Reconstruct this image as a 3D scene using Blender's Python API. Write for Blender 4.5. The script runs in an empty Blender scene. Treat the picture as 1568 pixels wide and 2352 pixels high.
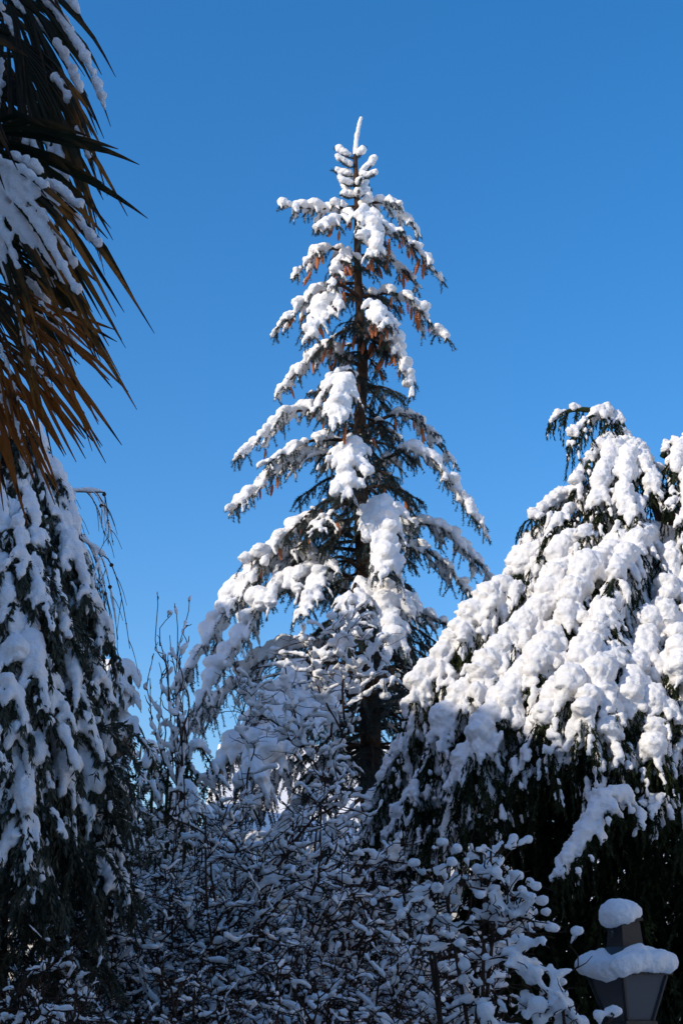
import bpy, math
import numpy as np
from mathutils import Vector

R = math.radians
SC = bpy.context.scene
COL = SC.collection

# ------------------------------------------------------------------ camera
CAM_Z, PITCH, VFOV = 1.65, R(18.4), R(40.0)
FL = 0.5 / math.tan(VFOV / 2)
cd = bpy.data.cameras.new('camera')
cam = bpy.data.objects.new('camera', cd)
COL.objects.link(cam)
cam.location = (0, 0, CAM_Z)
cam.rotation_euler = (R(90) + PITCH, 0, 0)
cd.sensor_fit = 'VERTICAL'
cd.sensor_height = 24.0
cd.lens = 24.0 * FL
cd.clip_start = 0.05
cd.clip_end = 2000
SC.camera = cam

# ------------------------------------------------------------------ sky, sun, exposure
SUN_EL, SUN_TH = R(27), R(35)          # light travels along +x turned SUN_TH towards +y
LIGHT = Vector((math.cos(SUN_TH) * math.cos(SUN_EL), math.sin(SUN_TH) * math.cos(SUN_EL), -math.sin(SUN_EL)))
w = bpy.data.worlds.new('World')
SC.world = w
w.use_nodes = True
nt = w.node_tree
bg = nt.nodes['Background']
sky = nt.nodes.new('ShaderNodeTexSky')
sky.sky_type = 'NISHITA'
sky.sun_disc = False
sky.sun_elevation = SUN_EL
sky.sun_rotation = math.atan2(-LIGHT.x, -LIGHT.y)
sky.altitude = 0
sky.air_density = 1.0
sky.dust_density = 1.0
sky.ozone_density = 1.0
SAT = 2.04                                  # the deep saturated blue of this winter sky


def vmath(op, a, b):
    n = nt.nodes.new('ShaderNodeVectorMath')
    n.operation = op
    for k, v in enumerate((a, b)):
        if isinstance(v, tuple):
            n.inputs[k].default_value = v
        else:
            nt.links.new(v, n.inputs[k])
    return n.outputs['Value'] if op == 'DOT_PRODUCT' else n.outputs[0]


lum = vmath('DOT_PRODUCT', sky.outputs[0], (1 / 3, 1 / 3, 1 / 3))
wide = vmath('MULTIPLY', sky.outputs[0], (SAT, SAT, SAT))
less = vmath('MULTIPLY', lum, (SAT - 1, SAT - 1, SAT - 1))
satd = vmath('MAXIMUM', vmath('SUBTRACT', wide, less), (0.02, 0.02, 0.02))
gm = nt.nodes.new('ShaderNodeGamma')
gm.inputs[1].default_value = 0.86
nt.links.new(satd, gm.inputs[0])
nt.links.new(vmath('MULTIPLY', gm.outputs[0], (1.62, 1.62, 1.92)), bg.inputs[0])
bg.inputs[1].default_value = 0.10
sd = bpy.data.lights.new('sun', 'SUN')
sd.energy = 3.3
sd.angle = R(0.5)
sd.color = (1.0, 0.915, 0.76)
sun = bpy.data.objects.new('sun', sd)
COL.objects.link(sun)
sun.rotation_euler = LIGHT.to_track_quat('-Z', 'Y').to_euler()
SC.view_settings.view_transform = 'Standard'
SC.view_settings.look = 'None'
SC.view_settings.exposure = 0.0
SC.view_settings.gamma = 1.0
SC.view_settings.use_curve_mapping = False
SC.render.engine = 'CYCLES'
SC.cycles.max_bounces = 8
SC.cycles.diffuse_bounces = 5


def P(px, py, Y):
    """the point at distance Y in front of the camera along the line of sight of a photo pixel (1568 x 2352)"""
    u = (px - 784) / 2352 / FL
    v = (1176 - py) / 2352 / FL
    c, s = math.cos(PITCH), math.sin(PITCH)
    x, y, z = u, c - v * s, s + v * c
    k = Y / y
    return np.array((x * k, Y, CAM_Z + z * k))


# ------------------------------------------------------------------ materials
def mat(name, col, rough=0.9, spec=0.2, var=0.0, vscale=8.0, col2=None, bump=0.0, bscale=60.0, trans=0.0, sss=0.0, mapscale=None):
    m = bpy.data.materials.new(name)
    m.use_nodes = True
    n = m.node_tree
    b = n.nodes['Principled BSDF']
    b.inputs['Roughness'].default_value = rough
    b.inputs['Specular IOR Level'].default_value = spec
    b.inputs['Base Color'].default_value = (*col, 1)
    tc = n.nodes.new('ShaderNodeTexCoord')
    src = tc.outputs['Object']
    if mapscale:
        mp = n.nodes.new('ShaderNodeMapping')
        mp.inputs['Scale'].default_value = mapscale
        n.links.new(src, mp.inputs[0])
        src = mp.outputs[0]
    if col2 is not None:
        t = n.nodes.new('ShaderNodeTexNoise')
        t.inputs['Scale'].default_value = vscale
        t.inputs['Detail'].default_value = 4
        r = n.nodes.new('ShaderNodeValToRGB')
        r.color_ramp.elements[0].position = 0.35
        r.color_ramp.elements[1].position = 0.65
        r.color_ramp.elements[0].color = (*col, 1)
        r.color_ramp.elements[1].color = (*col2, 1)
        n.links.new(src, t.inputs['Vector'])
        n.links.new(t.outputs[0], r.inputs[0])
        n.links.new(r.outputs[0], b.inputs['Base Color'])
    if bump:
        t = n.nodes.new('ShaderNodeTexNoise')
        t.inputs['Scale'].default_value = bscale
        t.inputs['Detail'].default_value = 5
        t.inputs['Roughness'].default_value = 0.65
        bp = n.nodes.new('ShaderNodeBump')
        bp.inputs['Strength'].default_value = bump
        bp.inputs['Distance'].default_value = 0.02
        n.links.new(src, t.inputs['Vector'])
        n.links.new(t.outputs[0], bp.inputs['Height'])
        n.links.new(bp.outputs[0], b.inputs['Normal'])
    if sss:
        b.inputs['Subsurface Weight'].default_value = sss
        b.inputs['Subsurface Radius'].default_value = (1.0, 0.9, 0.85)
        b.inputs['Subsurface Scale'].default_value = 0.02
    return m


M = {}
M['snow'] = mat('snow', (0.91, 0.885, 0.865), 0.8, 0.2, bump=0.8, bscale=34.0)
M['ground_snow'] = mat('ground_snow', (0.88, 0.865, 0.845), 0.8, 0.2, bump=0.5, bscale=9.0)
M['needle'] = mat('spruce_needles', (0.022, 0.034, 0.028), 0.6, 0.3, col2=(0.055, 0.072, 0.062), vscale=5)
M['cypress'] = mat('cypress_foliage', (0.011, 0.017, 0.008), 0.7, 0.1, col2=(0.036, 0.046, 0.017), vscale=3)
M['leaf'] = mat('evergreen_leaf', (0.026, 0.029, 0.017), 0.55, 0.25, col2=(0.075, 0.075, 0.046), vscale=6)
M['bark'] = mat('spruce_bark', (0.045, 0.028, 0.020), 0.95, 0.1, col2=(0.075, 0.046, 0.032), vscale=14, bump=0.8, bscale=30, mapscale=(1, 1, 0.35))
M['twig'] = mat('bare_twig', (0.030, 0.018, 0.013), 0.85, 0.15, col2=(0.075, 0.042, 0.026), vscale=10)
M['cone'] = mat('spruce_cone', (0.34, 0.10, 0.038), 0.7, 0.2, col2=(0.54, 0.19, 0.075), vscale=60)
M['iron'] = mat('lantern_iron', (0.018, 0.018, 0.020), 0.45, 0.4, bump=0.15, bscale=90)
M['plaster'] = mat('plaster_wall', (0.74, 0.69, 0.62), 0.9, 0.1, col2=(0.78, 0.74, 0.68), vscale=2, bump=0.2, bscale=40)
M['wood'] = mat('eave_wood', (0.07, 0.042, 0.028), 0.8, 0.2, col2=(0.10, 0.06, 0.04), vscale=8)
M['tile'] = mat('roof_tile', (0.20, 0.09, 0.06), 0.8, 0.2, col2=(0.27, 0.13, 0.09), vscale=3)
M['frame'] = mat('window_frame', (0.55, 0.53, 0.50), 0.5, 0.4)
M['fibre'] = mat('palm_fibre', (0.050, 0.034, 0.020), 0.95, 0.1, col2=(0.10, 0.07, 0.04), vscale=20, bump=1.0, bscale=40)
g = mat('window_glass', (0.03, 0.035, 0.04), 0.08, 0.6)
M['dark_glass'] = g


def frosted():
    m = bpy.data.materials.new('lantern_glass')
    m.use_nodes = True
    n = m.node_tree
    b = n.nodes['Principled BSDF']
    b.inputs['Base Color'].default_value = (0.15, 0.15, 0.155, 1)
    b.inputs['Roughness'].default_value = 0.14
    tr = n.nodes.new('ShaderNodeBsdfTranslucent')
    tr.inputs[0].default_value = (0.13, 0.13, 0.135, 1)
    mx = n.nodes.new('ShaderNodeMixShader')
    mx.inputs[0].default_value = 0.4
    n.links.new(b.outputs[0], mx.inputs[1])
    n.links.new(tr.outputs[0], mx.inputs[2])
    n.links.new(mx.outputs[0], n.nodes['Material Output'].inputs[0])
    return m


M['lantern_glass'] = frosted()


def palm_mat(name, c0, c1, c2):
    """colour along the blade (attribute 'along': 0 at the hub, 1 at the tip), streaked, slightly translucent"""
    m = bpy.data.materials.new(name)
    m.use_nodes = True
    n = m.node_tree
    b = n.nodes['Principled BSDF']
    a = n.nodes.new('ShaderNodeAttribute')
    a.attribute_name = 'along'
    r = n.nodes.new('ShaderNodeValToRGB')
    e = r.color_ramp.elements
    e[0].position, e[0].color = 0.30, (*c0, 1)
    e[1].position, e[1].color = 0.97, (0.022, 0.012, 0.008, 1)
    x = e.new(0.68); x.color = (*c1, 1)
    x = e.new(0.88); x.color = (*c2, 1)
    tc = n.nodes.new('ShaderNodeTexCoord')
    t = n.nodes.new('ShaderNodeTexNoise')
    t.inputs['Scale'].default_value = 9
    t.inputs['Detail'].default_value = 5
    mth = n.nodes.new('ShaderNodeMath')
    mth.operation = 'MULTIPLY_ADD'
    mth.inputs[1].default_value = 0.75
    ad = n.nodes.new('ShaderNodeMath')
    ad.operation = 'ADD'
    ad.inputs[1].default_value = -0.375
    n.links.new(tc.outputs['Object'], t.inputs['Vector'])
    n.links.new(t.outputs[0], mth.inputs[0])
    n.links.new(a.outputs['Fac'], ad.inputs[0])
    n.links.new(ad.outputs[0], mth.inputs[2])
    n.links.new(mth.outputs[0], r.inputs[0])
    n.links.new(r.outputs[0], b.inputs['Base Color'])
    b.inputs['Roughness'].default_value = 0.5
    b.inputs['Specular IOR Level'].default_value = 0.2
    tr = n.nodes.new('ShaderNodeBsdfTranslucent')
    n.links.new(r.outputs[0], tr.inputs[0])
    mx = n.nodes.new('ShaderNodeMixShader')
    mx.inputs[0].default_value = 0.35
    n.links.new(b.outputs[0], mx.inputs[1])
    n.links.new(tr.outputs[0], mx.inputs[2])
    n.links.new(mx.outputs[0], n.nodes['Material Output'].inputs[0])
    return m


M['palm_green'] = palm_mat('palm_blade_green', (0.012, 0.018, 0.008), (0.014, 0.018, 0.008), (0.07, 0.038, 0.011))
M['palm_mixed'] = palm_mat('palm_blade_mixed', (0.016, 0.020, 0.009), (0.034, 0.030, 0.011), (0.34, 0.13, 0.02))
M['palm_brown'] = palm_mat('palm_blade_brown', (0.040, 0.024, 0.009), (0.32, 0.10, 0.014), (0.30, 0.095, 0.014))


# ------------------------------------------------------------------ mesh helpers
def norm(a):
    return a / np.maximum(np.linalg.norm(a, axis=-1, keepdims=True), 1e-9)


def mesh_from(name, parts, material, smooth=True):
    """parts: list of (V, F) with F (m,3) or (m,4)"""
    parts = [p for p in parts if len(p[0]) and len(p[1])]
    me = bpy.data.meshes.new(name)
    V = np.concatenate([p[0].reshape(-1, 3) for p in parts])
    idx, tot, off = [], [], 0
    for v, f in parts:
        idx.append((f + off).ravel())
        tot.append(np.full(len(f), f.shape[1], np.int32))
        off += v.reshape(-1, 3).shape[0]
    idx = np.concatenate(idx).astype(np.int32)
    tot = np.concatenate(tot)
    start = np.concatenate([[0], np.cumsum(tot)[:-1]]).astype(np.int32)
    me.vertices.add(len(V))
    me.vertices.foreach_set('co', V.astype(np.float32).ravel())
    me.loops.add(len(idx))
    me.loops.foreach_set('vertex_index', idx)
    me.polygons.add(len(tot))
    me.polygons.foreach_set('loop_start', start)
    me.polygons.foreach_set('use_smooth', np.full(len(tot), smooth, bool))
    me.update(calc_edges=True)
    if material is not None:
        me.materials.append(material)
    return me


def link(name, me, parent=None, kind=None):
    o = bpy.data.objects.new(name, me)
    COL.objects.link(o)
    if parent is not None:
        o.parent = parent
        # children are built in world coordinates; the parent chain only carries translations
        off = Vector((0, 0, 0))
        p = parent
        while p is not None:
            off += p.location
            p = p.parent
        o.location = -off
    if kind:
        o['kind'] = kind
    return o


def thing(name, label, cat, loc, group=None):
    o = bpy.data.objects.new(name, None)
    COL.objects.link(o)
    o.location = Vector([float(c) for c in loc])
    o.empty_display_size = 0.2
    o['label'] = label
    o['category'] = cat
    if group:
        o['group'] = group
    return o


def tubes(Ps, Rs, sides=6, close=True):
    """Ps (T,n,3), Rs (T,n) -> one mesh of T closed tubes"""
    Ps = np.asarray(Ps, float)
    if Ps.ndim == 2:
        Ps = Ps[None]
    Rs = np.asarray(Rs, float)
    if Rs.ndim == 1:
        Rs = np.broadcast_to(Rs, Ps.shape[:2])
    T, n, _ = Ps.shape
    if T == 0:
        return np.zeros((0, 3)), np.zeros((0, 4), int)
    tan = norm(np.gradient(Ps, axis=1))
    mean = np.abs(norm(Ps[:, -1] - Ps[:, 0])[:, 2])
    ref = np.where((mean > 0.8)[:, None], np.array([[1.0, 0.13, 0]]), np.array([[0, 0.07, 1.0]]))[:, None, :]
    a = norm(np.cross(tan, np.broadcast_to(ref, tan.shape)))
    b = np.cross(a, tan)
    ang = np.linspace(0, 2 * np.pi, sides, endpoint=False)
    ring = a[:, :, None, :] * np.cos(ang)[None, None, :, None] + b[:, :, None, :] * np.sin(ang)[None, None, :, None]
    V = Ps[:, :, None, :] + ring * Rs[:, :, None, None]
    i = np.arange(n - 1)[:, None] * sides
    j = np.arange(sides)[None, :]
    j2 = (j + 1) % sides
    q = np.stack([i + j, i + j2, i + sides + j2, i + sides + j], -1).reshape(-1, 4)
    if close:
        c0 = np.stack([np.full(sides - 2, 0), np.arange(2, sides), np.arange(1, sides - 1)], -1)
        e = (n - 1) * sides
        c1 = np.stack([np.full(sides - 2, e), e + np.arange(1, sides - 1), e + np.arange(2, sides)], -1)
        caps = np.concatenate([c0, c1])
        caps = np.concatenate([caps, caps[:, 2:]], 1)      # degenerate quads keep one array
        caps[:, 3] = caps[:, 2]
        tri = caps[:, :3]
        F3 = (tri[None] + (np.arange(T) * n * sides)[:, None, None]).reshape(-1, 3)
    Fq = (q[None] + (np.arange(T) * n * sides)[:, None, None]).reshape(-1, 4)
    V = V.reshape(-1, 3)
    if close:
        # split quads in two so that all faces share one array
        Ft = np.concatenate([Fq[:, [0, 1, 2]], Fq[:, [0, 2, 3]], F3])
        return V, Ft
    return V, Fq


def _ico():
    import bmesh
    bm = bmesh.new()
    bmesh.ops.create_icosphere(bm, subdivisions=2, radius=1.0)
    V = np.array([v.co[:] for v in bm.verts])
    F = np.array([[v.index for v in f.verts] for f in bm.faces])
    bm.free()
    return V, F


ICO = _ico()


def blobs(C, Rr):
    """ellipsoids: centres (B,3), radii (B,3) or (B,)"""
    C = np.asarray(C, float).reshape(-1, 3)
    Rr = np.asarray(Rr, float)
    if Rr.ndim == 1:
        Rr = np.repeat(Rr[:, None], 3, 1)
    if len(C) == 0:
        return np.zeros((0, 3)), np.zeros((0, 3), int)
    V = C[:, None, :] + ICO[0][None] * Rr[:, None, :]
    F = ICO[1][None] + (np.arange(len(C)) * len(ICO[0]))[:, None, None]
    return V.reshape(-1, 3), F.reshape(-1, 3)


CLOUD = {}


def snow_mesh(parts, voxel, smooth_it=3, disp=0.012, dscale=0.07):
    """melt overlapping lumps into one skin of snow"""
    me0 = mesh_from('tmp', parts, None)
    o = bpy.data.objects.new('tmp', me0)
    COL.objects.link(o)
    m = o.modifiers.new('r', 'REMESH')
    m.mode = 'VOXEL'
    m.voxel_size = voxel
    if smooth_it:
        s = o.modifiers.new('s', 'SMOOTH')
        s.factor = 0.5
        s.iterations = smooth_it
    if disp:
        key = round(dscale, 4)
        if key not in CLOUD:
            t = bpy.data.textures.new('lumps', 'CLOUDS')
            t.noise_scale = dscale
            t.noise_depth = 2
            CLOUD[key] = t
        d = o.modifiers.new('d', 'DISPLACE')
        d.texture = CLOUD[key]
        d.texture_coords = 'LOCAL'
        d.strength = disp
        d.mid_level = 0.5
        d2 = o.modifiers.new('d2', 'DISPLACE')
        if 'fine' not in CLOUD:
            t = bpy.data.textures.new('grains', 'CLOUDS')
            t.noise_scale = 0.028
            t.noise_depth = 3
            CLOUD['fine'] = t
        d2.texture = CLOUD['fine']
        d2.texture_coords = 'LOCAL'
        d2.strength = min(disp * .6, .020)
        d2.mid_level = 0.5
    dg = bpy.context.evaluated_depsgraph_get()
    me = bpy.data.meshes.new_from_object(o.evaluated_get(dg))
    bpy.data.objects.remove(o)
    bpy.data.meshes.remove(me0)
    me.name = 'snow'
    me.materials.clear()
    me.materials.append(M['snow'])
    me.polygons.foreach_set('use_smooth', np.ones(len(me.polygons), bool))
    return me


def snow(parent, parts, voxel, smooth_it=3, disp=0.012, dscale=0.07):
    parts = [p for p in parts if len(p[0])]
    if not parts:
        return None
    return link('snow', snow_mesh(parts, voxel, smooth_it, disp, dscale), parent, 'stuff')


def bezier(p0, p1, p2, p3, n):
    t = np.linspace(0, 1, n)[:, None]
    return (1 - t) ** 3 * p0 + 3 * (1 - t) ** 2 * t * p1 + 3 * (1 - t) * t ** 2 * p2 + t ** 3 * p3


def spline(pts, n):
    """Catmull-Rom through points"""
    p = np.asarray(pts, float)
    p = np.concatenate([[2 * p[0] - p[1]], p, [2 * p[-1] - p[-2]]])
    k = len(p) - 3
    s = np.linspace(0, k - 1e-6, n)
    i = s.astype(int)
    t = (s - i)[:, None]
    a, b, c, d = p[i], p[i + 1], p[i + 2], p[i + 3]
    return 0.5 * (2 * b + (c - a) * t + (2 * a - 5 * b + 4 * c - d) * t ** 2 + (3 * b - a - 3 * c + d) * t ** 3)


def at(Ps, s):
    """sample curves Ps (T,n,3) at s (T,k) -> position, tangent"""
    T, n, _ = Ps.shape
    f = np.clip(s, 0, 0.9999) * (n - 1)
    i = f.astype(int)
    t = (f - i)[..., None]
    r = np.arange(T)[:, None]
    p = Ps[r, i] * (1 - t) + Ps[r, i + 1] * t
    return p, norm(Ps[r, i + 1] - Ps[r, i])


UP = np.array((0, 0, 1.0))


def sprout(Ps, k, s0, s1, length, ang, droop, rng, npts=6, lift=0.0, prof=None, spin=0.25, wig=0.0):
    """k side shoots per curve, alternating left and right; returns (T*k, npts, 3)"""
    Ps = np.asarray(Ps, float)
    if Ps.ndim == 2:
        Ps = Ps[None]
    T = len(Ps)
    s = np.linspace(s0, s1, k)[None] + rng.uniform(-.5, .5, (T, k)) * (s1 - s0) / max(k, 1)
    p, tan = at(Ps, s)
    sv = np.cross(tan, UP)
    bad = np.linalg.norm(sv, axis=-1) < 0.15
    sv[bad] = rng.normal(size=(bad.sum(), 3))
    sv = norm(sv)
    sg = np.where((np.arange(k) % 2 == 0)[None], 1.0, -1.0) * np.where(rng.random((T, 1)) < .5, 1, -1)
    a = ang + rng.normal(0, 0.18, (T, k))
    d = tan * np.cos(a)[..., None] + sv * (sg * np.sin(a))[..., None] + UP * lift + rng.normal(0, spin, (T, k, 3)) * 0.6
    d = norm(d)
    L = length * rng.uniform(0.6, 1.15, (T, k))
    if prof is not None:
        L = L * prof(s)
    t = np.linspace(0, 1, npts)
    C = p[:, :, None, :] + d[:, :, None, :] * (L[..., None] * t)[..., None] - UP * ((droop * L)[..., None] * t ** 2)[..., None]
    if wig:
        for fr in (1.0, 2.0):
            C = C + (rng.normal(size=(T, k, 1, 3)) * wig / fr) * (L[..., None] * np.sin(np.pi * fr * t))[..., None]
    return C.reshape(T * k, npts, 3)


def needles(Ps, per_m, ln, wd, ang, rng, s_from=0.0, hang=0.0):
    Ps = np.asarray(Ps, float)
    if Ps.ndim == 2:
        Ps = Ps[None]
    seg = np.linalg.norm(np.diff(Ps, axis=1), axis=-1).sum(1)
    N = int(seg.sum() * per_m)
    if N == 0:
        return np.zeros((0, 3)), np.zeros((0, 3), int)
    ti = rng.choice(len(Ps), N, p=seg / seg.sum())
    s = rng.uniform(s_from, 1.0, N)
    n = Ps.shape[1]
    f = np.clip(s, 0, .9999) * (n - 1)
    i = f.astype(int)
    t = (f - i)[:, None]
    a, b = Ps[ti, i], Ps[ti, i + 1]
    p = a * (1 - t) + b * t
    tan = norm(b - a)
    rv = rng.normal(size=(N, 3))
    rv = norm(rv - tan * (rv * tan).sum(1, keepdims=True))
    an = ang + rng.normal(0, .2, N)
    d = norm(tan * np.cos(an)[:, None] + rv * np.sin(an)[:, None] - UP * hang)
    wv = norm(np.cross(d, rng.normal(size=(N, 3))))
    l = ln * rng.uniform(.7, 1.2, N)[:, None]
    return p, d, wv, l


def spikes(*a, **k):
    r = needles(*a, **k)
    if len(r) == 2:
        return r
    p, d, wv, l = r
    wd = a[3]
    V = np.stack([p - wv * wd / 2, p + wv * wd / 2, p + d * l], 1).reshape(-1, 3)
    return V, np.arange(len(V)).reshape(-1, 3)


def leaves(*a, **k):
    r = needles(*a, **k)
    if len(r) == 2:
        return r
    p, d, wv, l = r
    wd = a[3]
    nv = norm(np.cross(d, wv))
    V = np.stack([p, p + d * l * .45 + wv * wd / 2, p + d * l + nv * l * .12 * -1, p + d * l * .45 - wv * wd / 2], 1).reshape(-1, 3)
    N = len(p)
    F = np.arange(4 * N).reshape(-1, 4)
    return V, np.concatenate([F[:, [0, 1, 2]], F[:, [0, 2, 3]]])


def snow_tubes(Ps, r, rng, keep=0.85, lift=0.6, vert=0.3, sides=6, lump=0.35, s_from=0.0):
    """snow lying along twigs: lumpy, thinner where a twig hangs"""
    Ps = np.asarray(Ps, float)
    if Ps.ndim == 2:
        Ps = Ps[None]
    T, n, _ = Ps.shape
    if T == 0:
        return np.zeros((0, 3)), np.zeros((0, 3), int)
    k = rng.random(T) < keep
    Ps = Ps[k]
    T = len(Ps)
    if T == 0:
        return np.zeros((0, 3)), np.zeros((0, 3), int)
    m = max(n, 7)
    s = np.linspace(s_from, 1.0, m)[None].repeat(T, 0)
    Q, tan = at(Ps, s)
    hor = np.sqrt(np.clip(1 - tan[..., 2] ** 2, 0, 1))
    rr = (r[k][:, None] if isinstance(r, np.ndarray) and r.ndim == 1 else r) * (vert + (1 - vert) * hor)
    rr = rr * rng.uniform(1 - lump, 1 + lump, (T, m)) * rng.uniform(.8, 1.2, (T, 1))
    e = np.linspace(-1, 1, m)
    env = np.sqrt(np.clip(1 - np.abs(e) ** 6, 0.02, 1))
    rr = rr * env[None]
    Q = Q + UP * (rr * lift)[..., None]
    return tubes(Q, rr, sides)


def snow_lumps(Ps, r, per_m, rng, lift=.8, lo=1.2, hi=3.2, sides=6, gap=0.0, gs=.3):
    """short separate pads of snow caught along twigs"""
    Ps = np.asarray(Ps, float)
    if Ps.ndim == 2:
        Ps = Ps[None]
    seg = np.linalg.norm(np.diff(Ps, axis=1), axis=-1).sum(1)
    N = int(seg.sum() * per_m)
    if N == 0:
        return np.zeros((0, 3)), np.zeros((0, 3), int)
    ti = rng.choice(len(Ps), N, p=seg / seg.sum())
    rr = r * rng.uniform(.6, 1.45, N)
    half = rr * rng.uniform(lo, hi, N) / seg[ti]
    c = rng.uniform(.05, 1.0, N)
    m = 6
    sv = np.clip(c[:, None] + np.linspace(-1, 1, m)[None] * half[:, None], 0, .999)
    Q, tan = at(Ps[ti], sv)
    hor = np.sqrt(np.clip(1 - tan[..., 2] ** 2, 0, 1))
    R_ = rr[:, None] * (.35 + .65 * hor) * rng.uniform(.75, 1.25, (N, m)) * np.sqrt(np.clip(1 - np.linspace(-1, 1, m) ** 4, .05, 1))[None]
    Q = Q + UP * (R_ * lift)[..., None]
    if gap:
        c = Q[:, 2] * (2 * np.pi / gs)
        v = np.sin(c[:, 0] + 1.7 * np.sin(c[:, 1] * .7)) + np.sin(c[:, 1] * 1.1 + 1.3 * np.sin(c[:, 2] * .8)) + np.sin(c[:, 2] * .9 + 1.5 * np.sin(c[:, 0] * .6))
        k = v > (gap * 4 - 2) 
        Q, R_ = Q[k], R_[k]
        if len(Q) == 0:
            return np.zeros((0, 3)), np.zeros((0, 3), int)
    return tubes(Q, R_, sides)


def box(c, s, rz=0.0):
    c = np.asarray(c, float)
    sx, sy, sz = np.asarray(s, float) / 2
    V = np.array([(x, y, z) for z in (-sz, sz) for x, y in ((-sx, -sy), (sx, -sy), (sx, sy), (-sx, sy))])
    ca, sa = math.cos(rz), math.sin(rz)
    V = np.stack([V[:, 0] * ca - V[:, 1] * sa, V[:, 0] * sa + V[:, 1] * ca, V[:, 2]], 1) + c
    F = np.array([(3, 2, 1, 0), (4, 5, 6, 7), (0, 1, 5, 4), (1, 2, 6, 5), (2, 3, 7, 6), (3, 0, 4, 7)])
    return V, F


def bar(a, b, r, sides=6):
    return tubes(np.stack([a, b])[None], np.array([[r, r]]), sides)


# ------------------------------------------------------------------ the ground
def build_ground():
    rng = np.random.default_rng(1)
    ax = np.concatenate([-np.geomspace(600, 30, 12), np.linspace(-28, 28, 80), np.geomspace(30, 600, 12)])
    ay = np.concatenate([-np.geomspace(600, 30, 12), np.linspace(-28, 45, 100), np.geomspace(48, 900, 14)])
    X, Y = np.meshgrid(ax, ay)
    Z = 0.10 * np.sin(X * .9 + 1.3) * np.sin(Y * .7) + 0.06 * np.sin(X * 2.1 + Y * 1.7) - 0.12
    far = np.clip((np.hypot(X, Y) - 30) / 40, 0, 1)
    Z = Z * (1 - far)
    V = np.stack([X, Y, Z], -1).reshape(-1, 3)
    nx = len(ax)
    i, j = np.meshgrid(np.arange(len(ay) - 1), np.arange(nx - 1), indexing='ij')
    a = (i * nx + j).ravel()
    F = np.stack([a, a + 1, a + 1 + nx, a + nx], 1)
    link('ground', mesh_from('ground', [(V, F)], M['ground_snow']), kind='structure')


build_ground()


def build_hill():
    rng = np.random.default_rng(2)
    xs = np.linspace(-160, 160, 90)
    ys = np.linspace(70, 190, 30)
    X, Y = np.meshgrid(xs, ys)
    Z = 17 * np.clip((Y - 70) / 90, 0, 1) ** .8 * (.75 + .25 * np.sin(X * .03 + 1)) + .8 * np.sin(X * .4) * np.sin(Y * .23) - .4
    V = np.stack([X, Y, Z], -1).reshape(-1, 3)
    i, j = np.meshgrid(np.arange(29), np.arange(89), indexing='ij')
    a = (i * 90 + j).ravel()
    link('hill', mesh_from('hill', [(V, np.stack([a, a + 1, a + 91, a + 90], 1))], M['ground_snow']), kind='structure')


build_hill()


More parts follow.
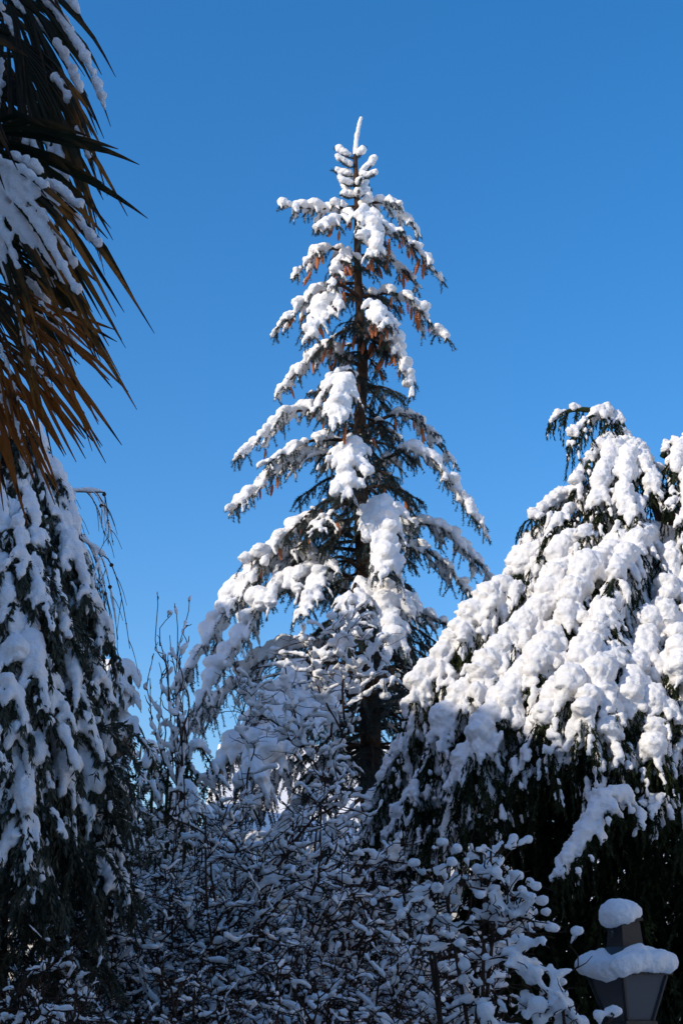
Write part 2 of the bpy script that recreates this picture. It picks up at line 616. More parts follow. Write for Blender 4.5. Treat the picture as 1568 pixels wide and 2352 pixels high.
# ------------------------------------------------------------------ houses
def gable_house(name, label, x0, x1, y0, y1, eave, ridge, axis, snow_t, over=0.5, windows=()):
    cx, cy = (x0 + x1) / 2, (y0 + y1) / 2
    t = thing(name, label, 'house', (cx, cy, 0))
    # walls with gable ends as one closed body
    if axis == 'y':
        pr = [(x0, eave), (cx, ridge - .25), (x1, eave)]
        prof = [(x0, -.3), (x0, eave), (cx, ridge - .25), (x1, eave), (x1, -.3)]
        A = np.array([(p[0], y0, p[1]) for p in prof]); B = np.array([(p[0], y1, p[1]) for p in prof])
    else:
        prof = [(y0, -.3), (y0, eave), (cy, ridge - .25), (y1, eave), (y1, -.3)]
        A = np.array([(x0, p[0], p[1]) for p in prof]); B = np.array([(x1, p[0], p[1]) for p in prof])
    V = np.concatenate([A, B])
    Fq = np.array([(i, (i + 1) % 5, 5 + (i + 1) % 5, 5 + i) for i in range(5)])
    Ft = np.array([(0, 1, 2), (0, 2, 3), (0, 3, 4), (5, 7, 6), (5, 8, 7), (5, 9, 8)])
    link('wall', mesh_from('wall', [(V, np.concatenate([Ft, Fq[:, [0, 1, 2]], Fq[:, [0, 2, 3]]]))], M['plaster'], False), t)

    def slab(z_off, th, ov, m, nm, bumpy=0.0):
        half = (x1 - x0) / 2 if axis == 'y' else (y1 - y0) / 2
        sl = (ridge - eave) / half
        parts = []
        for sgn in (-1, 1):
            n1, n2 = 16, 30
            u = np.linspace(0, half + ov, n1)
            l = np.linspace((y0 if axis == 'y' else x0) - ov, (y1 if axis == 'y' else x1) + ov, n2)
            U, L = np.meshgrid(u, l, indexing='ij')
            top = ridge - sl * U + z_off + th + bumpy * (np.sin(L * 2.3 + U) * .5 + np.sin(L * 5.1 - 2 * U) * .3)
            if bumpy:
                top = top - th * np.clip((U - (half + ov - .35)) / .35, 0, 1) ** 3 * .55
            bot = ridge - sl * U + z_off
            off = (cx if axis == 'y' else cy) + sgn * U
            if axis == 'y':
                vt = np.stack([off, L, top], -1); vb = np.stack([off, L, bot], -1)
            else:
                vt = np.stack([L, off, top], -1); vb = np.stack([L, off, bot], -1)
            a = (np.arange(n1 - 1)[:, None] * n2 + np.arange(n2 - 1)[None]).ravel()
            q = np.stack([a, a + 1, a + 1 + n2, a + n2], 1)
            N = n1 * n2
            fs = [q, q[:, ::-1] + N]
            e = (n1 - 1) * n2 + np.arange(n2 - 1)
            fs.append(np.stack([e, e + 1, e + 1 + N, e + N], 1))
            for col in (0, n2 - 1):
                r_ = np.arange(n1 - 1) * n2 + col
                fs.append(np.stack([r_, r_ + n2, r_ + n2 + N, r_ + N], 1))
            parts.append((np.concatenate([vt.reshape(-1, 3), vb.reshape(-1, 3)]), np.concatenate(fs)))
        return link(nm, mesh_from(nm, parts, m, bool(bumpy)), t)

    rf = slab(0.0, 0.14, over, M['wood'], 'roof')
    slab(0.145, snow_t, over + .06, M['snow'], 'snow', 0.05)
    for (wx, wy, wz, ww, wh, face) in windows:
        if face == 'y':
            fr = link('window', mesh_from('window', [box((wx - ww / 2 - .04, wy, wz), (.08, .10, wh + .16)), box((wx + ww / 2 + .04, wy, wz), (.08, .10, wh + .16)), box((wx, wy, wz + wh / 2 + .04), (ww, .098, .08)), box((wx, wy, wz - wh / 2 - .04), (ww, .098, .08)), box((wx, wy, wz), (.05, .09, wh))], M['frame'], False), t)
            link('pane', mesh_from('pane', [box((wx, wy, wz), (ww, .03, wh))], M['dark_glass'], False), fr)
        else:
            fr = link('window', mesh_from('window', [box((wx, wy - ww / 2 - .04, wz), (.10, .08, wh + .16)), box((wx, wy + ww / 2 + .04, wz), (.10, .08, wh + .16)), box((wx, wy, wz + wh / 2 + .04), (.098, ww, .08)), box((wx, wy, wz - wh / 2 - .04), (.098, ww, .08)), box((wx, wy, wz), (.09, .05, wh))], M['frame'], False), t)
            link('pane', mesh_from('pane', [box((wx, wy, wz), (.03, ww, wh))], M['dark_glass'], False), fr)
    return t


# added houses, out of view, that block the low sun from the lower garden
gable_house('house', 'added unseen pale house with snowy gable roof, placed left of the palm to shade the garden', -12.4, -5.6, .8, 8.3, 6.9, 9.35, 'y', .2,
            windows=[(-5.58, y, z, 1.1, 1.4, 'x') for y in (2.5, 6) for z in (2.0, 4.9)])
gable_house('house', 'narrow unseen house added at the far end of the row to shade the lower left of the spruce', -12.4, -5.6, 9.5, 16.0, 8.1, 10.6, 'y', .2,  # added out of view; its higher ridge shades the lower left spruce boughs
            windows=[(-5.58, y, z, 1.1, 1.4, 'x') for y in (11, 14) for z in (2.0, 4.6, 7.0)])
gable_house('house', 'taller unseen house added at the near end of the row to keep the sun off the palm', -12.4, -5.6, -10.0, -.3, 8.4, 10.9, 'y', .2,  # added out of view with a raised roof, so direct sun misses the palm
            windows=[(-5.58, y, z, 1.1, 1.4, 'x') for y in (-7, -3) for z in (2.0, 4.6, 7.0)])
# house added behind the viewer, out of view, to screen the garden from the sky
gable_house('house', 'unseen pale house added behind the viewer to block skylight from the snowy garden', -3.9, 3.4, -12.5, -3.6, 6.2, 8.4, 'x', .2,
            windows=[(x, -3.58, z, 1.1, 1.4, 'y') for x in (-2, 1.5) for z in (2.0, 4.7)])
# unseen house added on the right; its sunlit front bounces light into the shade
gable_house('house', 'broad unseen pale house added right of the cypress to bounce sunlight into the shade', 9.6, 17.0, -3.0, 19.0, 7.6, 10.2, 'y', .2,
            windows=[(9.58, y, z, 1.1, 1.4, 'x') for y in (0, 5, 10, 15) for z in (2.2, 5.2)])
# the house whose eave shows between the left tree and the small evergreen
e = P(272, 1612, 23)
gable_house('house', 'small house with dark wooden eave and snow on its roof beyond the left tree', e[0] - 7.0, e[0] - .85, 22.6, 27.0, e[2] - .15, e[2] + .75, 'x', .22, over=.45,
            windows=[(e[0] - 2.0, 22.58, e[2] - 1.6, 1.0, 1.3, 'y')])
# the sunlit roof seen through the lower spruce
a0, a1 = P(560, 1725, 31), P(1010, 1725, 31)
gable_house('house', 'house with a sunlit snow covered roof glimpsed behind the lower spruce trunk', a0[0], a1[0] + 1, 27.0, 35.0, 3.6, a0[2] - .2, 'x', .22,
            windows=[(a0[0] + k, 26.98, 1.8, 1.1, 1.3, 'y') for k in (2, 5, 8)])


# ------------------------------------------------------------------ spruce
def make_cone_mesh():
    nr, ns = 15, 8
    V, F = [], []
    L = 0.20
    for i in range(nr):
        s = i / (nr - 1)
        r = 0.021 * math.sin(math.pi * (0.10 + 0.86 * s)) ** 0.6
        r *= 1.18 if i % 2 else 0.86
        for j in range(ns):
            a = 2 * math.pi * (j + (i % 4) * .25) / ns
            k = 1.0 + (0.10 if (j + i) % 2 else -0.05)
            V.append((math.cos(a) * r * k + 0.010 * s * s, math.sin(a) * r * k, -L * s))
    for i in range(nr - 1):
        for j in range(ns):
            j2 = (j + 1) % ns
            F.append((i * ns + j, i * ns + j2, (i + 1) * ns + j2, (i + 1) * ns + j))
    return mesh_from('cone', [(np.array(V), np.array(F))], M['cone'], False)


def spruce():
    rng = np.random.default_rng(7)
    Y0 = 18.0
    tr = spline([P(829, 268, Y0), P(816, 345, Y0), P(820, 470, Y0), P(822, 640, Y0), P(832, 830, Y0), P(826, 1000, Y0), P(831, 1200, Y0), P(838, 1350, Y0), P(848, 1600, Y0), P(853, 1830, Y0), np.array((P(853, 1830, Y0)[0] + .02, Y0, -.2))], 60)
    base = tr[-1].copy()
    base[2] = 0
    T = thing('spruce_tree', 'tall snow laden spruce hung with brown cones in the centre against the sky', 'spruce tree', base)
    zs = np.clip((tr[0, 2] - tr[:, 2]) / 13.8, 0, 1)
    rad = 0.018 + 0.165 * zs ** 0.85
    rad = rad * (1 + rng.normal(0, .03, len(rad)))
    link('trunk', mesh_from('trunk', [tubes(tr, rad[None], 12)], M['bark']), T)
    cone_me = make_cone_mesh()

    def on_trunk(py):
        k = np.argmin(np.abs(tr[:, 2] - P(830, py, Y0)[2]))
        return tr[k]

    prof = lambda s: np.clip(0.35 + 1.3 * np.sin(np.pi * np.clip(s, 0, 1) ** .8) * .65, .3, 1.1)

    def bough(b, mid, tip, width, cones=0, heavy=1.0, bare=0.0, dense=1.0, s_in=.14):
        axis = spline([b, mid, tip], 14)
        L = np.linalg.norm(np.diff(axis, axis=0), axis=1).sum()
        k = max(5, int(L / .125 * dense))
        lat = sprout(axis, k, s_in, .97, width, 0.85, 0.35, rng, 6, -0.05, prof, .2)
        sub = sprout(lat, 5, .2, .97, width * .40, 0.75, 0.55, rng, 4, -0.42, None, .3)
        tipw = sprout(axis, 3, .9, .99, width * .45, .4, .3, rng, 4, 0, None, .2)
        wood = [tubes(axis, np.linspace(.032, .009, 14)[None] * min(1.0, .5 + L / 3), 6)]
        lat_t = tubes(lat, np.broadcast_to(np.linspace(.010, .004, 6), lat.shape[:2]), 4)
        nd = [spikes(x, pm, .036, .0075, .95, rng) for x, pm in ((lat, 420), (sub, 460), (tipw, 420))]
        nd.append(spikes(axis[3:], 420, .036, .0075, .95, rng))
        me = mesh_from('bough', nd + wood + [lat_t], M['needle'], False)
        me.materials.append(M['bark'])
        nneed = sum(len(f) for _, f in nd)
        mi = np.zeros(len(me.polygons), np.int32)
        mi[nneed:] = 1
        me.polygons.foreach_set('material_index', mi)
        bo = link('bough', me, T)
        if heavy > 0:
            rl = .043 * heavy
            sp = [snow_tubes(lat, rl * 1.0 * (1 + 0 * lat[:, 0, 0]), rng, (1 - bare) * .8, .75, .3, 7, .5), snow_lumps(lat, rl * 1.15, 6 * (1 - bare), rng, .7, .8, 2.0, 7),
                  snow_tubes(sub, rl * .66, rng, (1 - bare) * .38, .7, .2, 6, .4),
                  snow_tubes(tipw, rl * .9, rng, 1 - bare, .7, .35, 6, .3)]
            # heaps along the middle of the bough
            nb = int(L / .10 * (1 - bare * .8)) + 1
            s = np.clip(s_in + (rng.beta(1.7, 1.25, nb) * .92 + .1) * (.97 - s_in), 0, .97)
            nb = len(s)
            p, tn = at(axis[None], s[None])
            p = p[0]
            r = rng.uniform(.038, .088, nb) * heavy * (.75 + .5 * np.sin(np.pi * s)) * min(1.15, .55 + width)
            p = p + rng.normal(0, .045, (nb, 3)) * width * 2 * np.array((1, 1, .25)) + UP * (r * .6)[:, None]
            sp.append(blobs(p, np.stack([r * 1.15, r * 1.15, r * .85], 1)))
            snow(bo, sp, .018, 2, .028, .055)
        if cones:
            cand = np.concatenate([lat[:int(len(lat) * .85), 2:5].reshape(-1, 3), axis[4:-3]])
            # a cone hangs below the shoot; prefer the camera side
            cand = cand[np.argsort(cand[:, 1] + rng.normal(0, .35, len(cand)))][:max(cones * 3, 6)]
            pick = cand[rng.choice(len(cand), cones, replace=False)]
            off = Vector([-float(c) for c in T.location])
            for q in pick:
                c = bpy.data.objects.new('cone', cone_me)
                COL.objects.link(c)
                c.parent = bo
                c.location = Vector([float(x) for x in q]) + Vector((0, 0, -.085))
                sc = rng.uniform(.65, 1.2)
                c.scale = (sc, sc, sc * rng.uniform(.85, 1.2))
                c.rotation_euler = (rng.normal(0, .26), rng.normal(0, .26), rng.uniform(0, 6.28))
        return bo

    # leader
    lead = tr[:9]
    lp = spline([P(829, 266, Y0), P(824, 290, Y0), P(819, 315, Y0), P(816, 345, Y0), P(817, 380, Y0)], 12)
    lb = link('leader', mesh_from('leader', [spikes(lp, 260, .028, .005, .7, rng)], M['needle'], False), T)
    snow(lb, [snow_tubes(lp, .036, rng, 1.0, .1, .95, 8, .25), blobs([P(829, 272, Y0)], [.03])], .014, 2, .014, .04)
    # short top shoots, each a thick bar of snow on a needled twig
    for bx, by, tx, ty, dy in [(815, 372, 768, 340, 0), (818, 366, 838, 337, -.05), (817, 392, 777, 366, -.1), (819, 400, 861, 370, 0), (818, 405, 761, 390, .05),
                               (820, 410, 860, 402, -.1), (819, 426, 777, 412, -.1), (820, 428, 830, 410, -.35), (820, 440, 787, 431, .1), (822, 446, 853, 435, .1),
                               (822, 458, 781, 447, -.1), (823, 466, 849, 456, -.1), (822, 452, 824, 438, -.3), (822, 430, 800, 400, .3), (822, 450, 845, 425, .3)]:
        b = on_trunk(by)
        t_ = P(tx, ty, Y0 + dy)
        ax = spline([b, b * .45 + t_ * .55 - UP * .05, t_], 8)
        nd = [spikes(ax, 700, .046, .0075, .95, rng)]
        bo = link('bough', mesh_from('bough', nd + [tubes(ax, np.linspace(.012, .006, 8)[None], 5)], M['needle'], False), T)
        q = ax[1:] + UP * .060
        q = q[:rng.integers(5, 8)]
        rr = (np.linspace(.044, .062, 7) * np.array([.6, 1, 1, 1, 1, 1, .75]) * rng.uniform(.7, 1.25, 7))[:len(q)]
        q = q + rng.normal(0, .008, q.shape)
        snow(bo, [tubes(q, rr[None], 8), blobs(q[1:], rr[1:])], .015, 2, .026, .045)

    # boughs read off the photograph: base height, tip, how far the tip comes towards the viewer, width of side shoots, cones, snow
    B = [
        (484, 655, 474, -.25, -2, .26, 0, 1.25), (488, 738, 520, -.7, -4, .26, 3, 1.1), (478, 955, 526, .1, 16, .24, 0, 1.0), (500, 880, 512, -.4, 8, .22, 0, 1.0),
        (515, 862, 588, -1.0, 32, .32, 5, 1.35), (560, 1008, 632, -.1, 26, .30, 7, 1.0), (590, 955, 655, .4, 16, .26, 5, .9), (598, 674, 634, -.1, 18, .28, 5, 1.1),
        (602, 758, 655, -.8, 14, .26, 6, 1.0), (640, 720, 690, .7, 6, .25, 2, .6),
        (690, 634, 756, .0, 20, .28, 3, 1.15), (688, 708, 782, -.9, 30, .32, 6, 1.3), (690, 1020, 775, .1, 22, .32, 7, 1.1), (700, 880, 745, -1.1, 14, .30, 7, 1.1),
        (755, 725, 812, -.4, 6, .27, 4, .45), (765, 880, 812, -.3, 10, .27, 4, .35),
        (838, 645, 894, -.1, 26, .30, 3, 1.25), (850, 948, 896, -.5, 52, .30, 5, 1.35), (860, 720, 905, .6, 0, .27, 2, .5), (870, 875, 925, .5, 0, .25, 0, .5),
        (905, 722, 940, -.8, 26, .26, 1, .95), (900, 768, 975, -1.3, 34, .34, 1, 1.35), (940, 872, 985, .3, 6, .24, 0, .4),
        (978, 545, 1050, -.1, 32, .30, 1, 1.15), (990, 1040, 1062, .5, 30, .28, 4, .95), (1012, 612, 1064, -.5, 12, .28, 0, 1.1), (1010, 858, 1045, -.6, 16, .22, 0, .4),
        (1066, 526, 1172, -.3, 24, .32, 2, 1.25), (1058, 792, 1138, -1.5, 36, .36, 0, 1.35), (1080, 1108, 1204, -.3, 44, .36, 0, 1.25), (1090, 955, 1190, .5, 16, .34, 1, .7),
        (1150, 655, 1232, -.7, 16, .34, 1, .35), (1165, 720, 1230, -1.1, 10, .30, 1, .6), (1160, 900, 1225, .7, 8, .3, 0, .4),
        (1235, 528, 1394, -.3, 44, .36, 1, 1.2), (1235, 892, 1326, -1.5, 52, .42, 0, 1.4), (1240, 1150, 1345, .2, 36, .36, 0, 1.05), (1262, 1106, 1392, .3, 28, .34, 0, .85),
        (1300, 690, 1422, -1.2, 30, .34, 0, .95), (1270, 640, 1330, .5, 14, .3, 0, .5), (1310, 960, 1400, .8, 10, .36, 0, .6),
        (1352, 412, 1565, .1, 66, .54, 0, 1.5), (1392, 455, 1602, -.6, 58, .54, 0, 1.5), (1375, 900, 1500, -1.5, 44, .46, 0, 1.45), (1400, 790, 1490, -2.0, 40, .34, 0, .9),
        (1396, 1065, 1452, .1, 8, .36, 0, .9), (1470, 965, 1580, -.6, 4, .40, 0, .25), (1450, 985, 1490, .5, 6, .40, 0, .4),
        (1500, 425, 1680, .2, 38, .5, 0, 1.2), (1540, 600, 1640, -1.6, 24, .46, 0, 1.0), (1560, 720, 1690, -2.1, 30, .42, 0, .9), (1520, 930, 1600, -1.4, 10, .38, 0, .35),
        (1610, 490, 1780, -1.0, 34, .5, 0, 1.4), (1640, 570, 1810, -2.2, 44, .5, 0, 1.7), (1690, 720, 1830, -1.4, 20, .40, 0, .7), (1700, 560, 1880, -1.2, 20, .46, 0, .8),
        (1780, 620, 1960, -1.6, 16, .46, 0, .8), (1800, 760, 1960, -2.0, 10, .42, 0, .7), (1560, 1010, 1640, 1.0, 0, .3, 0, .2),
    ]
    for by, tx, ty, dy, arch, wd, nc, hv in B:
        b = on_trunk(by)
        s_in = .14
        if dy <= -.9:                      # boughs that come towards the viewer spread wider and carry their snow far out
            wd, ty, s_in = wd * 1.05, by + (ty - by) * .92, .58
        tip = P(tx, ty, Y0 + dy)
        mid = b * .5 + tip * .5 + UP * (arch * .0150)
        bough(b, mid, tip, wd, int(nc * 1.5 + .5), hv, bare=0.0 if hv >= .8 else (.35 if hv > .5 else .65), s_in=s_in)
    # short inner boughs all round that fill the crown, mostly bare underneath
    for k in range(84):
        py = 585 + 1180 * (k / 84) ** .85 + rng.uniform(-10, 10)
        b = on_trunk(py)
        a = k * 2.4 + rng.uniform(-.4, .4)
        L = (0.36 + 0.60 * (py - 560) / 700) * rng.uniform(.55, 1.1)
        d = np.array((math.cos(a), math.sin(a) * 1.0, 0))
        tip = b + d * L - UP * L * rng.uniform(.25, .6)
        mid = b * .5 + tip * .5 + UP * L * .12
        bough(b, mid, tip, .26 + .14 * (py - 500) / 1200, int(py < 1000 and k % 2), 0 if d[1] < .1 else .7, bare=.78, dense=1.0)
    # dead lower branches without needles
    parts, sn = [], []
    for k in range(26):
        py = rng.uniform(1480, 1850)
        b = on_trunk(py)
        a = rng.uniform(-.6, .5) if k % 3 else rng.uniform(2.4, 3.6)
        L = rng.uniform(.7, 1.6)
        d = np.array((math.cos(a), math.sin(a), rng.uniform(-.1, .1)))
        ax = spline([b, b + d * L * .5 + UP * .06, b + d * L - UP * .12], 9)
        parts.append(tubes(ax, np.linspace(.022, .006, 9)[None], 5))
        tw = sprout(ax, 14, .3, .98, .35, .7, .35, rng, 5)
        parts.append(tubes(tw, np.broadcast_to(np.linspace(.006, .0025, 5), tw.shape[:2]), 4))
        sn.append(snow_tubes(ax, .025, rng, .6, .8, .3))
    db = link('dead_branches', mesh_from('dead_branches', parts, M['twig']), T)
    snow(db, sn, .016, 2, .008)


spruce()


# ------------------------------------------------------------------ cypress on the right
def cypress():
    rng = np.random.default_rng(21)
    Y0 = 11.6
    top = P(1420, 1000, Y0)
    tr = spline([top, P(1480, 1080, Y0), P(1545, 1250, Y0), P(1560, 1600, Y0), np.array((P(1560, 1600, Y0)[0] + .05, Y0, -.2))], 30)
    base = tr[-1].copy(); base[2] = 0
    T = thing('cypress_tree', 'broad bushy cypress bowed under thick sunlit snow on the right behind the lantern', 'conifer', base)
    link('trunk', mesh_from('trunk', [tubes(tr, np.linspace(.03, .2, 30)[None], 10)], M['bark']), T)

    prof = lambda s: 0.45 + 0.6 * np.sin(np.pi * np.clip(s, 0, 1))

    def bough(pts, width, heavy, hang=1.0, fol=1.0, keep=.9, vox=.0145, gap=.31):
        axis = spline(pts, 14)
        L = np.linalg.norm(np.diff(axis, axis=0), axis=1).sum()
        k = max(6, int(L / .085))
        lat = sprout(axis, k, .12, .98, width, .75, .75 * hang, rng, 6, -.12, prof, .3)
        sub = sprout(lat, 4, .25, .97, width * .45, .6, .7 * hang, rng, 4, -.25, None, .35)
        hangs = sprout(axis, int(k * 1.1), .2, .98, width * .9, .9, 1.6 * hang, rng, 6, -.5, None, .5)
        hsub = sprout(hangs, 4, .2, .95, width * .32, .5, .5, rng, 4, -.2, None, .3)
        fo = [spikes(x, pm * fol, .034, .0095, .42, rng) for x, pm in ((lat, 260), (sub, 300), (hangs, 300), (hsub, 300))]
        me = mesh_from('bough', fo + [tubes(axis, np.linspace(.03, .008, 14)[None], 6)], M['cypress'], False)
        bo = link('bough', me, T)
        if heavy > 0:
            G = dict(gap=gap, gs=.34)
            sp = [snow_lumps(axis[1:], .078 * heavy, 17, rng, .5, .7, 1.7, 8, **G),
                  snow_lumps(lat, .044 * heavy, 14 * keep, rng, .6, .8, 2.0, 7, **G),
                  snow_lumps(sub, .029 * heavy, 9 * keep, rng, .6, .8, 2.0, 6, **G),
                  snow_lumps(hangs, .034 * heavy, 7 * keep, rng, .4, .8, 2.2, 6, **G)]
            snow(bo, sp, vox, 1, .040, .045)
        return bo

    # bowed top: leader tips over to the left
    bough([P(1475, 1060, Y0), P(1440, 1010, Y0), P(1395, 955, Y0), P(1350, 960, Y0 - .1), P(1312, 1005, Y0 - .15)], .20, .72, 1.0, 1.0, gap=.12)
    bough([P(1395, 950, Y0), P(1330, 940, Y0), P(1290, 950, Y0), P(1260, 970, Y0)], .12, .40, .9, .9, .8, gap=.1)
    bough([P(1440, 1010, Y0), P(1420, 960, Y0), P(1385, 938, Y0 + .1)], .12, .48, gap=.1)
    tops = [((1440, 1010), (1370, 1040), (1318, 1115), -.3, .24, .85), ((1450, 1030), (1400, 1050), (1365, 1165), -.6, .26, .95), ((1455, 1040), (1440, 1070), (1430, 1185), -.8, .26, 1.0),
            ((1460, 1040), (1475, 1060), (1500, 1130), -.6, .24, .9), ((1440, 1150), (1310, 1140), (1212, 1195), -.2, .26, .72), ((1445, 1160), (1330, 1160), (1250, 1235), -.5, .24, .6),
            ((1470, 1150), (1400, 1160), (1330, 1240), -.8, .24, .7), ((1600, 1030), (1560, 1040), (1535, 1165), -.7, .24, .75), ((1620, 1040), (1590, 1060), (1575, 1210), -.9, .24, .8),
            ((1600, 1010), (1575, 1005), (1545, 1060), -.3, .2, .55), ((1520, 1050), (1540, 1020), (1575, 1035), -.2, .2, .7)]
    for a, b, c, dy, wd, hv in tops:
        bough([P(*a, Y0), P(*b, Y0 + dy * .5), P(*c, Y0 + dy)], wd, hv, gap=.24)
    # the long slope: tips from the skyline on the left round to the front
    tips = [(1172, 1318, -.1), (1142, 1368, -.3), (1095, 1428, -.3), (1048, 1462, -.4), (1005, 1520, -.4), (950, 1590, -.4), (925, 1660, -.3), (905, 1745, -.2), (868, 1800, .0), (842, 1868, .1), (885, 1930, -.2),
            (1245, 1330, -.7), (1215, 1420, -.9), (1165, 1490, -1.0), (1115, 1545, -1.1), (1060, 1620, -1.2), (1000, 1690, -1.1), (955, 1790, -.9), (1010, 1850, -1.0),
            (1305, 1400, -1.3), (1270, 1480, -1.5), (1220, 1560, -1.7), (1155, 1630, -1.7), (1090, 1710, -1.8), (1050, 1780, -1.7), (1120, 1800, -1.7), (1180, 1750, -1.9),
            (1385, 1400, -1.6), (1345, 1520, -1.9), (1300, 1600, -2.1), (1240, 1680, -2.1), (1290, 1745, -2.1), (1340, 1650, -2.3), (1390, 1700, -2.2),
            (1445, 1620, -2.0), (1480, 1520, -1.6), (1530, 1440, -1.4), (1420, 1740, -2.2), (1500, 1640, -2.0), (1565, 1560, -1.9), (1500, 1745, -2.2), (1590, 1700, -2.0), (1600, 1420, -1.2), (1545, 1340, -.9),
            (835, 1930, .2), (860, 1990, .0), (905, 1880, -.4), (930, 1960, -.4), (960, 1870, -.8), (990, 1740, -1.0), (1035, 1920, -1.0), (1080, 1870, -1.4), (900, 2040, -.2), (1130, 1700, -1.6)]
    for i, (tx, ty, dy) in enumerate(tips):
        dx = abs(1530 - tx)
        by = max(1215 if tx < 1400 else 1130, ty - 80 - .62 * dx)
        b = P(1545, by, Y0 - .1)
        tip = P(tx, ty, Y0 + dy)
        hang = P(tx, ty, Y0 + dy * .92) + UP * .22
        mid = b * .52 + tip * .48 + UP * (.16 + .05 * rng.normal())
        near = b * .18 + tip * .82 + UP * .16
        low = np.clip((ty - 1660) / 160, 0, 1)
        lo2 = low * (.45 if tx < 1120 else 1)
        bough([b, mid, near, tip], .27 + .04 * rng.normal(), (1.15 - .55 * lo2) * rng.uniform(.85, 1.15), 1.0, .8, .9 - .5 * lo2)
    # single snowy sprays against the dark lower side
    bough([P(1600, 1905, Y0 - 1.6), P(1460, 1850, Y0 - 2.3), P(1385, 1842, Y0 - 2.5), P(1345, 1920, Y0 - 2.6), P(1282, 1990, Y0 - 2.6)], .17, .78, .8, .9, .7, gap=.06)
    bough([P(1560, 1850, Y0 - 1.6), P(1520, 1845, Y0 - 2.2), P(1495, 1868, Y0 - 2.3)], .09, .4, .8, .9, .4)
    bough([P(1640, 1850, Y0 - 1.6), P(1590, 1880, Y0 - 2.2), P(1560, 1925, Y0 - 2.3)], .14, .5, .8, .9, .4)
    # the dark bare-of-snow underside and inside: hanging sprays down to the ground
    parts = []
    for k in range(1000):
        z = rng.uniform(.1, 4.3)
        x = rng.uniform(.8 + .2 * z, 4.6)
        y = Y0 - .5 + rng.uniform(-.3, .9) + .18 * abs(x - 2.6)
        p = np.array((x, y, z + .3))
        d = norm(np.array((x - 3.0, y - Y0 - .2, 0)))
        ax = spline([p, p + d * .25 - UP * .1, p + d * .4 - UP * .55], 7)
        lat = sprout(ax, 12, .05, .97, .28, .8, .8, rng, 5, -.2)
        parts += [spikes(lat, 120, .055, .026, .5, rng), spikes(ax, 160, .05, .024, .5, rng), tubes(ax, np.linspace(.012, .004, 7)[None], 4)]
    o = link('lower_foliage', mesh_from('lower_foliage', parts, M['cypress'], False), T)
    o['kind'] = 'stuff'


cypress()


